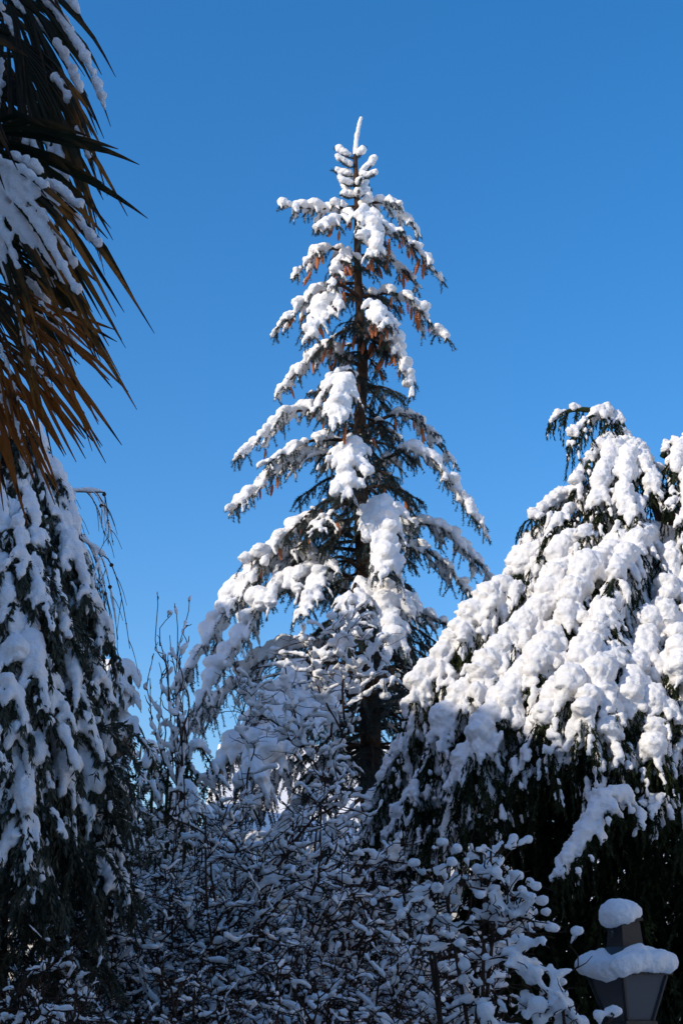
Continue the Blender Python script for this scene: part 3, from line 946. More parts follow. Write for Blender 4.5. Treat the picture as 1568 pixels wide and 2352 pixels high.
# ------------------------------------------------------------------ broad-leaved evergreen on the left
def left_tree():
    rng = np.random.default_rng(5)
    Y0 = 9.2
    tr = spline([P(-40, 1130, Y0), P(-30, 1500, Y0), P(-10, 1900, Y0), np.array((P(0, 2200, Y0)[0], Y0, -.2))], 20)
    base = tr[-1].copy(); base[2] = 0
    T = thing('evergreen_tree', 'broad leaved evergreen drooping under grey snow along the left edge in shade', 'tree', base)
    link('trunk', mesh_from('trunk', [tubes(tr, np.linspace(.03, .12, 20)[None], 8)], M['twig']), T)

    def bough(pts, width, heavy, keep=.85, per=150, vox=.014):
        axis = spline(pts, 12)
        L = np.linalg.norm(np.diff(axis, axis=0), axis=1).sum()
        k = max(5, int(L / .06))
        lat = sprout(axis, k, .2, .98, width, .7, 1.1, rng, 6, 0, None, .45)
        sub = sprout(lat, 3, .3, .95, width * .5, .6, .8, rng, 5, -.1, None, .4)
        fo = [leaves(x, pm, .068, .020, .7, rng, hang=.8) for x, pm in ((lat, per), (sub, per), (axis[3:], per))]
        bo = link('bough', mesh_from('bough', fo + [tubes(axis, np.linspace(.018, .005, 12)[None], 5), tubes(lat, np.broadcast_to(np.linspace(.006, .002, 6), lat.shape[:2]), 4)], M['leaf'], False), T)
        if heavy > 0:
            G = dict(gap=.13, gs=.28)
            sp = [snow_lumps(axis[2:], .051 * heavy, 25, rng, .6, .7, 1.8, 7, **G),
                  snow_lumps(lat, .032 * heavy, 20 * keep, rng, .7, .8, 2.2, 6, **G),
                  snow_lumps(sub, .019 * heavy, 13 * keep, rng, .7, .8, 2.2, 6, **G)]
            snow(bo, sp, vox, 1, .022, .045)
        return bo

    tips = [(60, 1110, 0, .9), (135, 1095, .1, 1.0), (150, 1190, 0, 1.0), (95, 1260, -.3, 1.0), (205, 1250, .1, 1.3), (215, 1330, 0, 1.2), (235, 1390, -.1, 1.2), (276, 1478, 0, 1.2), (255, 1570, -.1, 1.2),
            (180, 1470, -.4, 1.1), (120, 1400, -.6, 1.1), (60, 1350, -.6, 1.0), (110, 1560, -.8, 1.5), (40, 1520, -.8, 1.4), (205, 1600, -.4, 1.1), (268, 1640, 0, 1.3), (225, 1690, -.4, 1.4), (280, 1740, .0, 1.2),
            (150, 1680, -.7, 1.3), (292, 1810, .0, 1.1), (185, 1790, -.6, 1.5), (250, 1830, -.4, 1.4), (110, 1760, -.8, 1.2), (40, 1700, -.9, 1.4), (30, 1790, -.9, 1.5), (60, 1870, -1.0, 1.3), (35, 1950, -1.0, 1.3),
            (115, 1850, -.8, .9), (255, 1920, -.2, .8), (298, 1985, -.2, 1.2), (285, 2050, -.3, .9), (180, 1900, -.6, .5), (95, 2030, -.9, .8), (210, 2000, -.5, .4), (20, 1420, -.7, 1.2), (10, 1230, -.4, 1.2), (20, 1610, -1.0, 1.1)]
    for tx, ty, dy, hv in tips:
        tx = tx - 22 if tx > 100 else tx
        bx = tx * .35 - 60
        by = ty - 90 - .35 * (tx - bx) * rng.uniform(.6, 1.3)
        b = P(bx, max(by, 1040), Y0 + .3)
        tip = P(tx, ty, Y0 + dy)
        top = b * .30 + tip * .70 + UP * rng.uniform(.20, .34)
        bough([b, b * .7 + tip * .3 + UP * .14, top, tip], .20, hv * .9)
    # darker, almost snow-free leafage low down and inside
    parts, sn = [], []
    for k in range(210):
        px, py = rng.uniform(-40, 290), rng.uniform(1300, 2330)
        if px > 225 - max(0, 1700 - py) * .3 - max(0, py - 1950) * .25:
            continue
        p = P(px, py, Y0 + rng.uniform(-.5, .7))
        d = norm(rng.normal(size=3) * np.array((1, .7, .3)))
        ax = spline([p, p + d * .2, p + d * .38 - UP * .2], 6)
        lat = sprout(ax, 7, .1, .95, .2, .7, .6, rng, 5)
        parts += [leaves(lat, 150, .055, .013, .7, rng, hang=.2), leaves(ax, 150, .055, .013, .7, rng, hang=.2), tubes(ax, np.linspace(.006, .002, 6)[None], 4)]
        if k % 2:
            sn.append(snow_tubes(lat, .011, rng, .5, .8, .4, 5, .5))
    o = link('lower_foliage', mesh_from('lower_foliage', parts, M['leaf'], False), T)
    o['kind'] = 'stuff'
    s = snow(o, sn, .009, 1, .006)


left_tree()


# ------------------------------------------------------------------ larch behind the left tree
def larch():
    rng = np.random.default_rng(11)
    Y0 = 13.0
    tr = spline([P(20, 1010, Y0), P(-20, 1200, Y0), P(-40, 1800, Y0), np.array((P(-40, 1800, Y0)[0], Y0, -.2))], 16)
    base = tr[-1].copy(); base[2] = 0
    T = thing('larch_tree', 'leafless larch with thin pendulous cone bearing twigs above the left tree', 'larch', base)
    link('trunk', mesh_from('trunk', [tubes(tr, np.linspace(.03, .13, 16)[None], 8)], M['bark']), T)
    for b, m, t in [((0, 1150), (120, 1130), (242, 1131)), ((0, 1130), (140, 1180), (200, 1290)), ((10, 1160), (150, 1215), (250, 1285)), ((0, 1200), (140, 1240), (235, 1345)), ((0, 1100), (70, 1120), (165, 1180)),
                    ((0, 1230), (90, 1230), (180, 1300)), ((10, 1080), (60, 1110), (110, 1200)), ((0, 1180), (60, 1190), (150, 1260)), ((0, 1120), (80, 1150), (185, 1225)), ((0, 1260), (100, 1280), (210, 1370))]:
        ax = spline([P(*b, Y0), P(*m, Y0 - .3), P(*t, Y0 - .4)], 14)
        lat = sprout(ax, 12, .3, .98, .42, .9, 1.3, rng, 7, -.3, None, .4)
        sub = sprout(lat, 3, .3, .9, .18, .6, .8, rng, 4)
        kn = at(lat, np.tile(np.linspace(.15, .95, 7), (len(lat), 1)))[0].reshape(-1, 3)
        bo = link('branch', mesh_from('branch', [tubes(ax, np.linspace(.020, .006, 14)[None], 5), tubes(lat, np.broadcast_to(np.linspace(.006, .003, 7), lat.shape[:2]), 4), tubes(sub, np.broadcast_to(np.linspace(.004, .002, 4), sub.shape[:2]), 4),
                                                 blobs(kn[::2], np.full(len(kn[::2]), .008)), blobs(kn[::11], np.full(len(kn[::11]), .02))], M['twig']), T)
        snow(bo, [snow_tubes(ax, .030, rng, 1, .8, .5, 6, .4), snow_tubes(lat, .014, rng, .8, .6, .6, 5, .5)], .011, 2, .008)


larch()


# ------------------------------------------------------------------ small evergreen near the far eave
def drooping_evergreen(name, label, cat, centre, sprays, seed, leaf=(.16, .045), r=.10):
    rng = np.random.default_rng(seed)
    base = centre.copy(); base[2] = 0
    T = thing(name, label, cat, base)
    link('trunk', mesh_from('trunk', [tubes(spline([np.array((centre[0], centre[1], -.2)), centre * .5 + base * .5 + np.array((.1, 0, 0)), centre], 10), np.linspace(.06, .02, 10)[None], 6)], M['twig']), T)
    for q, sz in sprays:
        st = spline([centre * .6 + q * .4 - UP * .35, q - UP * .12, q], 6)
        k = 11
        L = np.tile(q, (k, 1))
        a = np.linspace(0, 2 * np.pi, k, endpoint=False) + rng.uniform(-.2, .2, k)
        d = np.stack([np.cos(a), np.sin(a), np.full(k, .15)], 1)
        t = np.linspace(0, 1, 6)
        ln = sz * rng.uniform(.8, 1.2, k)
        C = L[:, None] + d[:, None] * (ln[:, None] * t)[..., None] * .8 - UP * (ln[:, None] * 1.1 * t ** 2)[..., None]
        w = sz * .17 * np.sin(np.pi * np.clip(t, .04, .98)) ** .7
        sv = norm(np.cross(d, UP))
        V = np.stack([C - sv[:, None] * w[None, :, None], C + sv[:, None] * w[None, :, None]], 2).reshape(-1, 3)
        i = (np.arange(k)[:, None] * 12 + np.arange(5)[None] * 2).reshape(-1)
        F = np.stack([i, i + 1, i + 3, i + 2], 1)
        Ft = np.concatenate([F[:, [0, 1, 2]], F[:, [0, 2, 3]]])
        sp = link('spray', mesh_from('spray', [(V, Ft), tubes(st, np.linspace(.016, .008, 6)[None], 5)], M['leaf'], True), T)
        rr = sz * .33
        snow(sp, [snow_tubes(C, np.full(k, sz * .27), rng, .75, .5, .6, 7, .35), blobs([q + UP * rr * .4], [[rr * 1.2, rr * 1.2, rr * .9]])], max(.012, sz * .06), 3, .02, .06)
    return T


c = P(262, 1660, 17)
drooping_evergreen('evergreen_shrub', 'small dark shrub with whorls of drooping leaves capped by snow before the wooden eave', 'shrub', c,
                   [(P(287, 1532, 17), .26), (P(262, 1550, 17.2), .2), (P(276, 1566, 16.8), .17), (P(296, 1588, 17), .21), (P(248, 1568, 17.3), .2), (P(268, 1600, 16.8), .18), (P(282, 1650, 17), .2), (P(305, 1660, 16.6), .2), (P(262, 1650, 17), .22)], 3)


# ------------------------------------------------------------------ bare shrubs full of snow
def bare_shrub(label, base, height, spread, nstem, seed, group='bare twigged shrubs loaded with snow', sr=.020, depth=3, vox=.013, lean=(0, 0), puffs=0.0, upright=.0, twig=.0072, kids=9, keep=.85, stems=None, etw=.3, full=False):
    sr = sr * .98
    rng = np.random.default_rng(seed)
    T = thing('bare_shrub', label, 'shrub', base, group)
    S = []
    for k in range(nstem):
        a = rng.uniform(0, 2 * np.pi)
        rad = spread * math.sqrt(rng.uniform(.02, 1))
        h = height * rng.uniform(.65, 1.0) * (1 - .25 * (rad / spread) ** 2 * (1 - upright))
        tip = base + np.array((math.cos(a) * rad + lean[0], math.sin(a) * rad * .8 + lean[1], h))
        b = base + np.array((math.cos(a) * .12, math.sin(a) * .12, -.1))
        S.append(spline([b, b * .55 + tip * .45 + UP * h * .12 + rng.normal(0, .06, 3), tip + rng.normal(0, .05, 3)], 12))
    for s_ in stems or []:
        S.append(spline(s_, 12))
    n0 = len(stems or [])
    S = np.array(S)
    wob = np.sin(np.linspace(0, 1, 12)[None] * np.pi * rng.uniform(2, 5, (len(S), 1)) + rng.uniform(0, 6, (len(S), 1)))
    S = S + rng.normal(0, .035, (len(S), 1, 3)) * wob[..., None]
    G, E_ = S[:len(S) - n0], S[len(S) - n0:]
    ln = min(height, 2.6)
    l1 = sprout(G, kids, .22, .98, ln * .25, .85, .12, rng, 7, .15, lambda s: 1.15 - .75 * s, .6, .12)
    if n0:
        le = sprout(E_, kids, .12, .9, etw, .5, .05, rng, 7, .35, lambda s: 1.25 - s, .35, .12)
        if full:
            l1 = np.concatenate([l1, le])
    l2 = sprout(l1, 5, .15, .97, ln * .125, .95, .08, rng, 5, .12, None, .7, .14)
    lv = [(G, twig * 2.0, 12), (l1, twig, 7), (l2, twig * .6, 5)]
    if n0:
        lv.append((E_, twig * (1.6 if full else 1.0), 12))
    if n0 and not full:
        lv.append((le, twig * .8, 7))
    l3 = sprout(l2, 1, .3, .95, ln * .06, .9, .0, rng, 4, .1, None, .7, .1)
    lv.append((l3, twig * .45, 4))
    wood = [tubes(x, np.broadcast_to(np.linspace(r, r * .45, n), x.shape[:2]), 5) for x, r, n in lv]
    link('stems', mesh_from('stems', wood, M['twig']), T)
    forks = np.concatenate([l1[:, 0], l2[:, 0]])
    forks = forks[rng.random(len(forks)) < .22 * keep]
    fr_ = sr * rng.uniform(.8, 1.7, len(forks))
    sp = [snow_lumps(G, sr * .95, 4 * keep, rng, lo=1.5, hi=4), snow_lumps(l1, sr, 5.5 * keep, rng, lo=1.8, hi=5.5), snow_lumps(l2, sr * .82, 5.5 * keep, rng, lo=1.6, hi=5), snow_lumps(l3, sr * .75, 5 * keep, rng, lo=1.4, hi=4),
          blobs(forks + UP * (fr_ * .7)[:, None] + rng.normal(0, .3, (len(forks), 3)) * fr_[:, None], np.stack([fr_ * rng.uniform(.9, 1.5, len(forks)), fr_, fr_ * rng.uniform(.7, 1.0, len(forks))], 1))]
    if n0:
        sp.append(snow_lumps(E_, sr * 1.15, 5 * keep, rng, .4))
        if not full:
            sp.append(snow_lumps(le, sr * 1.2, 8 * keep, rng, .6))
    if puffs:
        q = np.concatenate([l2[:, -1], l2[:, 2], l1[:, -1], l1[:, 3]])
        q = q[rng.random(len(q)) < puffs]
        r = sr * rng.uniform(.7, 1.9, len(q))
        sp.append(blobs(q + UP * (r * .6)[:, None] + rng.normal(0, .25, (len(q), 3)) * r[:, None], np.stack([r * rng.uniform(.9, 1.4, len(q)), r, r * .9], 1)))
    snow(T, sp, vox, 2, .014, .035)
    return T


def g0(px, Y):
    p = P(px, 2200, Y)
    return np.array((p[0], Y, 0.0))


# tall shoots that stand against the sky
tall = [[P(430, 1700, 12), P(420, 1560, 12), P(424, 1372, 12)], [P(425, 1720, 12), P(408, 1580, 12), P(401, 1386, 12)], [P(405, 1640, 12), P(372, 1520, 12), P(355, 1374, 12)], [P(400, 1640, 12.1), P(372, 1540, 12.1), P(385, 1402, 12.1)],
        [P(410, 1600, 11.9), P(420, 1500, 11.9), P(431, 1436, 11.9)], [P(380, 1760, 12), P(350, 1660, 12), P(345, 1558, 12)], [P(420, 1780, 12), P(408, 1600, 12), P(390, 1460, 12)], [P(410, 1900, 12), P(425, 1720, 12), P(440, 1600, 12)], [g0(410, 12), P(412, 1950, 12), P(426, 1690, 12)], [g0(400, 12), P(400, 1900, 12), P(404, 1640, 12)]]
for k in range(9):
    rr = np.random.default_rng(300 + k)
    px, py = rr.uniform(335, 450), rr.uniform(1450, 1640)
    tall.append([P(410 + (px - 410) * .4, py + 260, 12.1), P(410 + (px - 410) * .75, py + 120, 12.1), P(px, py, 12.1 + rr.uniform(-.2, .2))])
bare_shrub('tall shrub whose thin upright shoots stand against the sky left of the spruce', g0(410, 12), 2.6, .8, 9, 31, upright=1, sr=.021, vox=.013, stems=tall, kids=5, etw=.2)
bare_shrub('wide snowy thicket at the foot of the spruce behind the upright shoots', g0(330, 13.5), 3.5, 1.4, 34, 32, sr=.023, vox=.015, depth=3)
bare_shrub('snowy thicket between the upright shoots and the left boughs of the spruce', g0(440, 12.8), 3.25, 1.0, 26, 42, sr=.021, vox=.0135)
bare_shrub('dense twiggy shrub between the left tree and the spruce base', g0(470, 10.0), 2.85, 1.2, 26, 33, sr=.018, vox=.0125)
arcs = [[P(520, 2120, 10.2), P(610, 2030, 10.2), P(700, 1900, 10.3), P(790, 1840, 10.4)], [P(540, 2200, 10.0), P(660, 2060, 10.0), P(800, 1990, 10.0), P(900, 2010, 10.0)], [P(700, 2250, 10.4), P(730, 2080, 10.5), P(745, 1920, 10.6), P(762, 1780, 10.7)],
        [P(620, 2250, 10.4), P(590, 2080, 10.4), P(560, 1960, 10.4), P(500, 1880, 10.4)]]
bare_shrub('tangled snowy shrub directly below the spruce trunk', g0(680, 10.8), 2.75, 1.25, 26, 34, sr=.020, vox=.013, stems=arcs, etw=.4, full=True, twig=.009)
slant = [[g0(690, 13), P(740, 1850, 13), P(842, 1545, 13)], [g0(690, 13), P(740, 1860, 13), P(770, 1620, 13)], [P(740, 1800, 13), P(680, 1650, 13), P(650, 1500, 13)], [P(770, 1700, 13), P(730, 1560, 13), P(700, 1470, 13)], [P(790, 1650, 13), P(790, 1520, 13), P(812, 1430, 13)], [P(800, 1640, 13), P(850, 1560, 13), P(880, 1470, 13)], [P(590, 1900, 13), P(560, 1700, 13), P(555, 1560, 13)],
         [P(770, 1700, 13), P(760, 1560, 13), P(760, 1420, 13)], [P(740, 1740, 13), P(620, 1660, 13), P(560, 1600, 13)]]
bare_shrub('slender slanting shrub with snow puffs rising in front of the spruce boughs', g0(690, 13), 2.3, .8, 5, 35, sr=.026, vox=.014, stems=slant, puffs=.16, kids=5, etw=.36, full=True)
bare_shrub('low snow smothered shrub left of the cypress foot', g0(860, 9.0), 2.25, 1.0, 24, 36, sr=.019, vox=.0125)
bare_shrub('lowest twiggy shrub at the bottom edge below the left tree', g0(250, 7.6), 1.75, 1.0, 22, 37, sr=.015, vox=.0095, keep=.7)
bare_shrub('shrub with heavy arching twigs in the bottom middle', g0(600, 7.8), 1.75, .95, 24, 38, sr=.014, vox=.011)
bare_shrub('snowy thicket in the bottom left corner', g0(60, 8.2), 1.8, .9, 18, 39, sr=.014, vox=.0095, keep=.6)
front = [[g0(1050, 6.3), P(1110, 2150, 6.3), P(1128, 1945, 6.3)], [g0(1060, 6.3), P(1130, 2200, 6.3), P(1205, 2085, 6.3)], [g0(1050, 6.3), P(1060, 2150, 6.3), P(1075, 2020, 6.3)], [P(1115, 2200, 6.3), P(1150, 2140, 6.3), P(1178, 2090, 6.3)], [g0(1030, 6.3), P(990, 2200, 6.3), P(965, 2085, 6.3)], [g0(1030, 6.3), P(1000, 2200, 6.3), P(1000, 2040, 6.3)]]
bare_shrub('front shrub with round snow puffs on upright twigs left of the lantern', g0(1055, 6.3), 1.62, .36, 11, 40, sr=.0145, vox=.0095, stems=front, puffs=.5, kids=6, etw=.13, full=True)
bare_shrub('low shrub buried in fat snow cushions beside the lantern glass', g0(1262, 6.1), 1.74, .27, 14, 41, sr=.023, vox=.0105, puffs=.4, kids=7)


# ------------------------------------------------------------------ dark evergreens behind the thicket
def yew(label, px, Y, H, half, seed):
    rng = np.random.default_rng(seed)
    base = g0(px, Y)
    T = thing('yew_bush', label, 'shrub', base, 'dark yews behind the thicket')
    n = 90
    u = norm(rng.normal(size=(n, 3))); u[:, 2] = np.abs(u[:, 2])
    C = base + u * np.array((half, half * .7, H * .95)) * rng.uniform(.55, 1.0, (n, 1))
    d = norm((C - base) * np.array((1, 1, 0)) + 1e-4)
    axs = np.stack([spline([base * .35 + c * .65 + UP * .05, c + UP * .12, c + q * .35 - UP * .2], 7) for c, q in zip(C, d)])
    lat = sprout(axs, 12, .15, .98, .34, .8, .6, rng, 6, -.1)
    link('foliage', mesh_from('foliage', [spikes(lat, 170, .045, .016, .8, rng), tubes(axs, np.broadcast_to(np.linspace(.02, .006, 7), axs.shape[:2]), 4)], M['cypress'], False), T, 'stuff')
    snow(T, [snow_lumps(axs, .055, 5, rng), snow_lumps(lat, .035, 2.2, rng)], .022, 2, .03, .06)


yew('dark yew behind the thicket below the left edge of the spruce', 430, 14.8, 2.4, 1.3, 51)
yew('snow specked yew filling the gap between the left tree and the upright shoots', 350, 15.5, 4.7, 1.15, 56)
yew('snow specked yew beside the far house, half hidden by the left tree', 275, 16.0, 4.3, 1.0, 57)
yew('dark yew under the spruce trunk behind the bare shrubs', 660, 15.2, 2.7, 1.4, 52)
yew('dark yew between the spruce trunk and the cypress', 900, 14.4, 2.5, 1.1, 53)
yew('dark yew directly before the foot of the spruce trunk', 830, 12.3, 2.35, .9, 55)
yew('dark yew low behind the left tree and the corner thicket', 170, 12.5, 1.9, 1.2, 54)


# ------------------------------------------------------------------ far snowy bushes and trees
def far_bush(label, px, Y, py_top, half, seed, cat='shrub'):
    rng = np.random.default_rng(seed)
    top = P(px, py_top, Y)
    base = np.array((top[0], Y, 0.0))
    T = thing('snowy_bush', label, cat, base, 'snowy bushes beyond the spruce')
    H = top[2]
    n = 46
    u = rng.normal(size=(n, 3)); u = norm(u); u[:, 2] = np.abs(u[:, 2])
    C = base + u * np.array((half, half * .8, H * .92)) * rng.uniform(.75, 1.0, (n, 1))
    d = np.stack([norm(np.stack([x[0] - base[0], x[1] - base[1], 0.0])) if np.hypot(x[0] - base[0], x[1] - base[1]) > .05 else np.array((1.0, 0, 0)) for x in C])
    ax = np.stack([base * .3 + C * .7 + UP * .1, C + UP * .1, C + d * .3 - UP * .3], 1)
    axs = np.stack([spline(a, 7) for a in ax])
    lat = sprout(axs, 8, .2, .97, .5, .8, .7, rng, 5)
    link('foliage', mesh_from('foliage', [leaves(lat, 60, .12, .04, .8, rng, hang=.3), tubes(axs, np.broadcast_to(np.linspace(.02, .006, 7), axs.shape[:2]), 4)], M['leaf'], False), T)
    snow(T, [snow_tubes(axs, .13, rng, .9, .6, .5, 7, .3), snow_tubes(lat, .06, rng, .8, .7, .5, 6, .4)], .04, 2, .03, .1)


for i, (lb, px, Y, py, hf) in enumerate([
        ('snow capped bush beyond the left tree, just left of the upright shoots', 330, 21.5, 1660, 1.5),
        ('sunlit snowy bush behind the thicket left of the spruce', 450, 24, 1720, 1.7),
        ('snowy bush in the gap below the sunlit roof', 610, 23, 1850, 1.6),
        ('snowy bush behind the bare spruce trunk', 830, 24, 1850, 1.7),
        ('snowy bush low behind the left tree', 130, 20, 1800, 1.6)]):
    far_bush(lb, px, Y, py, hf, 60 + i)


# ------------------------------------------------------------------ palm
def palm():
    rng = np.random.default_rng(17)
    Y0 = 4.3
    crown = P(-330, 150, Y0)
    base = np.array((crown[0], Y0, 0.0))
    T = thing('palm_tree', 'fan palm with green and orange brown hanging fronds and snow at the upper left', 'palm tree', base)
    tr = spline([base - UP * .2, base + UP * 1.5, crown], 24)
    link('trunk', mesh_from('trunk', [tubes(tr, (np.linspace(.11, .14, 24) * rng.uniform(.92, 1.1, 24))[None], 14)], M['fibre']), T)

    rest = []

    def frond(hub, tip, lat_sign, spread, droop, nseg, mt, snowy, tilt=.35, wid=.030, cut=.45, jit=.06, one=True):
        hub = np.asarray(hub); a = tip - hub
        L = np.linalg.norm(a)
        a = a / L
        view = norm(hub - np.array((0, 0, CAM_Z)))
        b = norm(np.cross(view, a)) * lat_sign
        nrm = norm(np.cross(a, b))
        b = norm(b + nrm * tilt)
        nrm = norm(np.cross(a, b))
        pet = spline([crown, crown * .4 + hub * .6 + UP * .15, hub], 10)
        fr = link('frond', mesh_from('frond', [tubes(pet, np.linspace(.016, .009, 10)[None], 6)], M[mt]), T)
        ph = np.linspace(-spread, spread, nseg)
        n = 12
        t = np.linspace(0, 1, n)
        curves = []
        for i, f in enumerate(ph):
            f = f + rng.normal(0, jit * .5)
            d = a * math.cos(f) + b * math.sin(f)
            l = L * (1 - .28 * (abs(f) / max(spread, .1)) ** 2) * rng.uniform(.68, 1.10)
            dr = droop * l * rng.uniform(.6, 1.4)
            kink = rng.uniform(.5, .85)
            c = hub + d * (l * t)[:, None] - UP * (dr * t ** 2.6 + rng.uniform(0, .5) * l * np.clip(t - kink, 0, 1))[:, None] + nrm * (rng.normal(0, .03) * l * t ** 2)[:, None]
            c = c + norm(rng.normal(size=3)) * (rng.normal(0, .05) * l * np.clip(t - .6, 0, 1) ** 1.5 * 2)[:, None]
            curves.append(c)
            fan = l * t * (2 * spread / (nseg - 1)) * .5 * 1.08
            taper = wid * .5 * np.clip((1 - t) / .5, 0, 1) ** .75
            w = np.minimum(np.maximum(fan, .003), np.where(t < cut, 1, np.maximum(taper, .0012) * rng.uniform(.85, 1.1)))
            tan = norm(np.gradient(c, axis=0))
            side = norm(np.cross(np.broadcast_to(nrm, tan.shape), tan))
            up = np.cross(tan, side)
            V = np.stack([c - side * w[:, None], c - up * (w * .55)[:, None], c + side * w[:, None]], 1).reshape(-1, 3)
            q = np.arange(n - 1) * 3
            F = np.concatenate([np.stack([q, q + 1, q + 4, q + 3], 1), np.stack([q + 1, q + 2, q + 5, q + 4], 1)])
            if not one:
                rest.append((V, F, np.repeat(t, 3), mt))
                continue
            me = mesh_from('leaflet', [(V, F)], M[mt], False)
            at_ = me.attributes.new('along', 'FLOAT', 'POINT')
            at_.data.foreach_set('value', np.repeat(t * rng.uniform(.9, 1.05), 3).astype(np.float32))
            link('leaflet', me, fr)
        curves = np.array(curves)
        if snowy:
            sp = []
            for k in range(nseg):
                if rng.random() > snowy[0]:
                    continue
                s0 = rng.uniform(snowy[2], snowy[2] + .25)
                s1 = rng.uniform(.55, .97)
                if s1 - s0 < .15:
                    continue
                m = 16
                p, tn = at(curves[k][None], np.linspace(s0, s1, m)[None])
                r = snowy[1] * rng.uniform(.5, 1.35, m) * np.sqrt(np.clip(1 - np.linspace(-1, 1, m) ** 6, .03, 1))
                sp.append(tubes(p[0] + UP * (r * .7)[:, None] - view * (r * .35)[:, None], r[None], 7))
                nb = 9
                sb = rng.uniform(s0, s1, nb)
                pb = at(curves[k][None], sb[None])[0][0]
                rb = snowy[1] * rng.uniform(.7, 1.5, nb)
                sp.append(blobs(pb + UP * (rb * .8)[:, None] - view * (rb * .3)[:, None] + rng.normal(0, .004, (nb, 3)), rb))
            snow(fr, sp, .0062, 2, .010, .02)
        return fr

    def H(px, py, Y):
        return P(px, py, Y)

    frond(H(-130, -120, 4.3), H(240, 62, 4.25), 1, .30, .12, 8, 'palm_green', (.6, .012, .4))
    frond(H(0, -90, 4.3), H(228, 165, 4.25), 1, .42, .30, 14, 'palm_green', (.6, .016, .45), wid=.036, cut=.55)
    frond(H(10, -30, 4.5), H(175, 300, 4.4), 1, .48, .26, 18, 'palm_green', (.25, .011, .45), wid=.036, cut=.55)
    frond(H(20, 80, 4.35), H(268, 395, 4.3), 1, .42, .34, 19, 'palm_mixed', (.55, .014, .5), wid=.036, cut=.55)
    frond(H(-30, 170, 4.6), H(205, 455, 4.5), 1, .46, .32, 20, 'palm_green', (.25, .012, .5), wid=.036, cut=.55)
    frond(H(-70, 305, 4.15), H(330, 560, 4.1), 1, .78, .14, 24, 'palm_green', (.15, .014, .66), tilt=.6, wid=.040, cut=.58)
    frond(H(-90, 310, 4.0), H(348, 655, 4.0), 1, .26, .16, 12, 'palm_mixed', (.9, .014, .36), tilt=.5, wid=.036, cut=.55)
    frond(H(-110, 330, 4.02), H(225, 750, 4.0), 1, .48, .22, 22, 'palm_mixed', (.95, .0125, .18), tilt=.5, wid=.036, cut=.6)
    frond(H(-40, 540, 4.2), H(285, 770, 4.15), 1, .42, .25, 17, 'palm_mixed', (.6, .010, .35), wid=.036, cut=.55)
    frond(H(-70, 630, 4.1), H(245, 975, 4.1), 1, .46, .03, 40, 'palm_brown', (.4, .006, .45), wid=.032, cut=.66)
    frond(H(-110, 700, 4.2), H(140, 1085, 4.2), 1, .44, .04, 34, 'palm_brown', (.2, .006, .45), wid=.032, cut=.6)
    frond(H(-130, 760, 4.3), H(35, 1130, 4.3), 1, .46, .05, 18, 'palm_brown', None, wid=.034, cut=.55)
    frond(H(-230, 60, 4.0), H(20, 300, 3.9), 1, .8, .25, 22, 'palm_green', None, one=False, tilt=.3, wid=.045, cut=.7)
    frond(H(-200, -60, 4.7), H(60, 150, 4.7), 1, .9, .25, 22, 'palm_green', None, one=False, tilt=.3, wid=.045, cut=.7)
    frond(H(-220, 430, 4.6), H(60, 800, 4.6), 1, .8, .2, 22, 'palm_green', None, one=False, tilt=.3, wid=.045, cut=.7)
    frond(H(-250, 260, 4.6), H(60, 560, 4.7), 1, .8, .25, 18, 'palm_green', None, one=False, tilt=.3)
    frond(H(-160, 0, 4.75), H(120, 210, 4.7), 1, .75, .2, 22, 'palm_green', None, one=False, tilt=.2, wid=.045, cut=.7)
    frond(H(-140, 180, 4.8), H(150, 330, 4.75), 1, .75, .2, 22, 'palm_green', None, one=False, tilt=.2, wid=.045, cut=.7)
    frond(H(-200, 480, 4.75), H(130, 690, 4.75), 1, .75, .2, 22, 'palm_mixed', None, one=False, tilt=.2, wid=.045, cut=.7)
    # the crown above and to the left of the picture
    for a, el, ln in ((190, 25, .75), (235, 40, .75), (150, 40, .75), (280, 30, .75), (100, 45, .75), (330, 62, .7), (30, 65, .7), (210, 70, .7), (300, 5, .75), (170, -5, .75), (240, -10, .75)):
        d = np.array((math.cos(R(a)) * math.cos(R(el)), math.sin(R(a)) * math.cos(R(el)), math.sin(R(el))))
        hb = crown + d * .55 + UP * .1
        frond(hb, hb + d * .62 - UP * .12, 1, 1.0, .2, 20, 'palm_green', (.2, .012, .4), one=False, tilt=0)
    me = mesh_from('leaflets', [(V, F) for V, F, _, _ in rest], M['palm_green'], False)
    me.materials.append(M['palm_mixed'])
    me.polygons.foreach_set('material_index', np.concatenate([np.full(len(F), int(m == 'palm_mixed'), np.int32) for _, F, _, m in rest]))
    at_ = me.attributes.new('along', 'FLOAT', 'POINT')
    at_.data.foreach_set('value', np.concatenate([a for _, _, a, _ in rest]).astype(np.float32))
    link('leaflets', me, T, 'stuff')


palm()


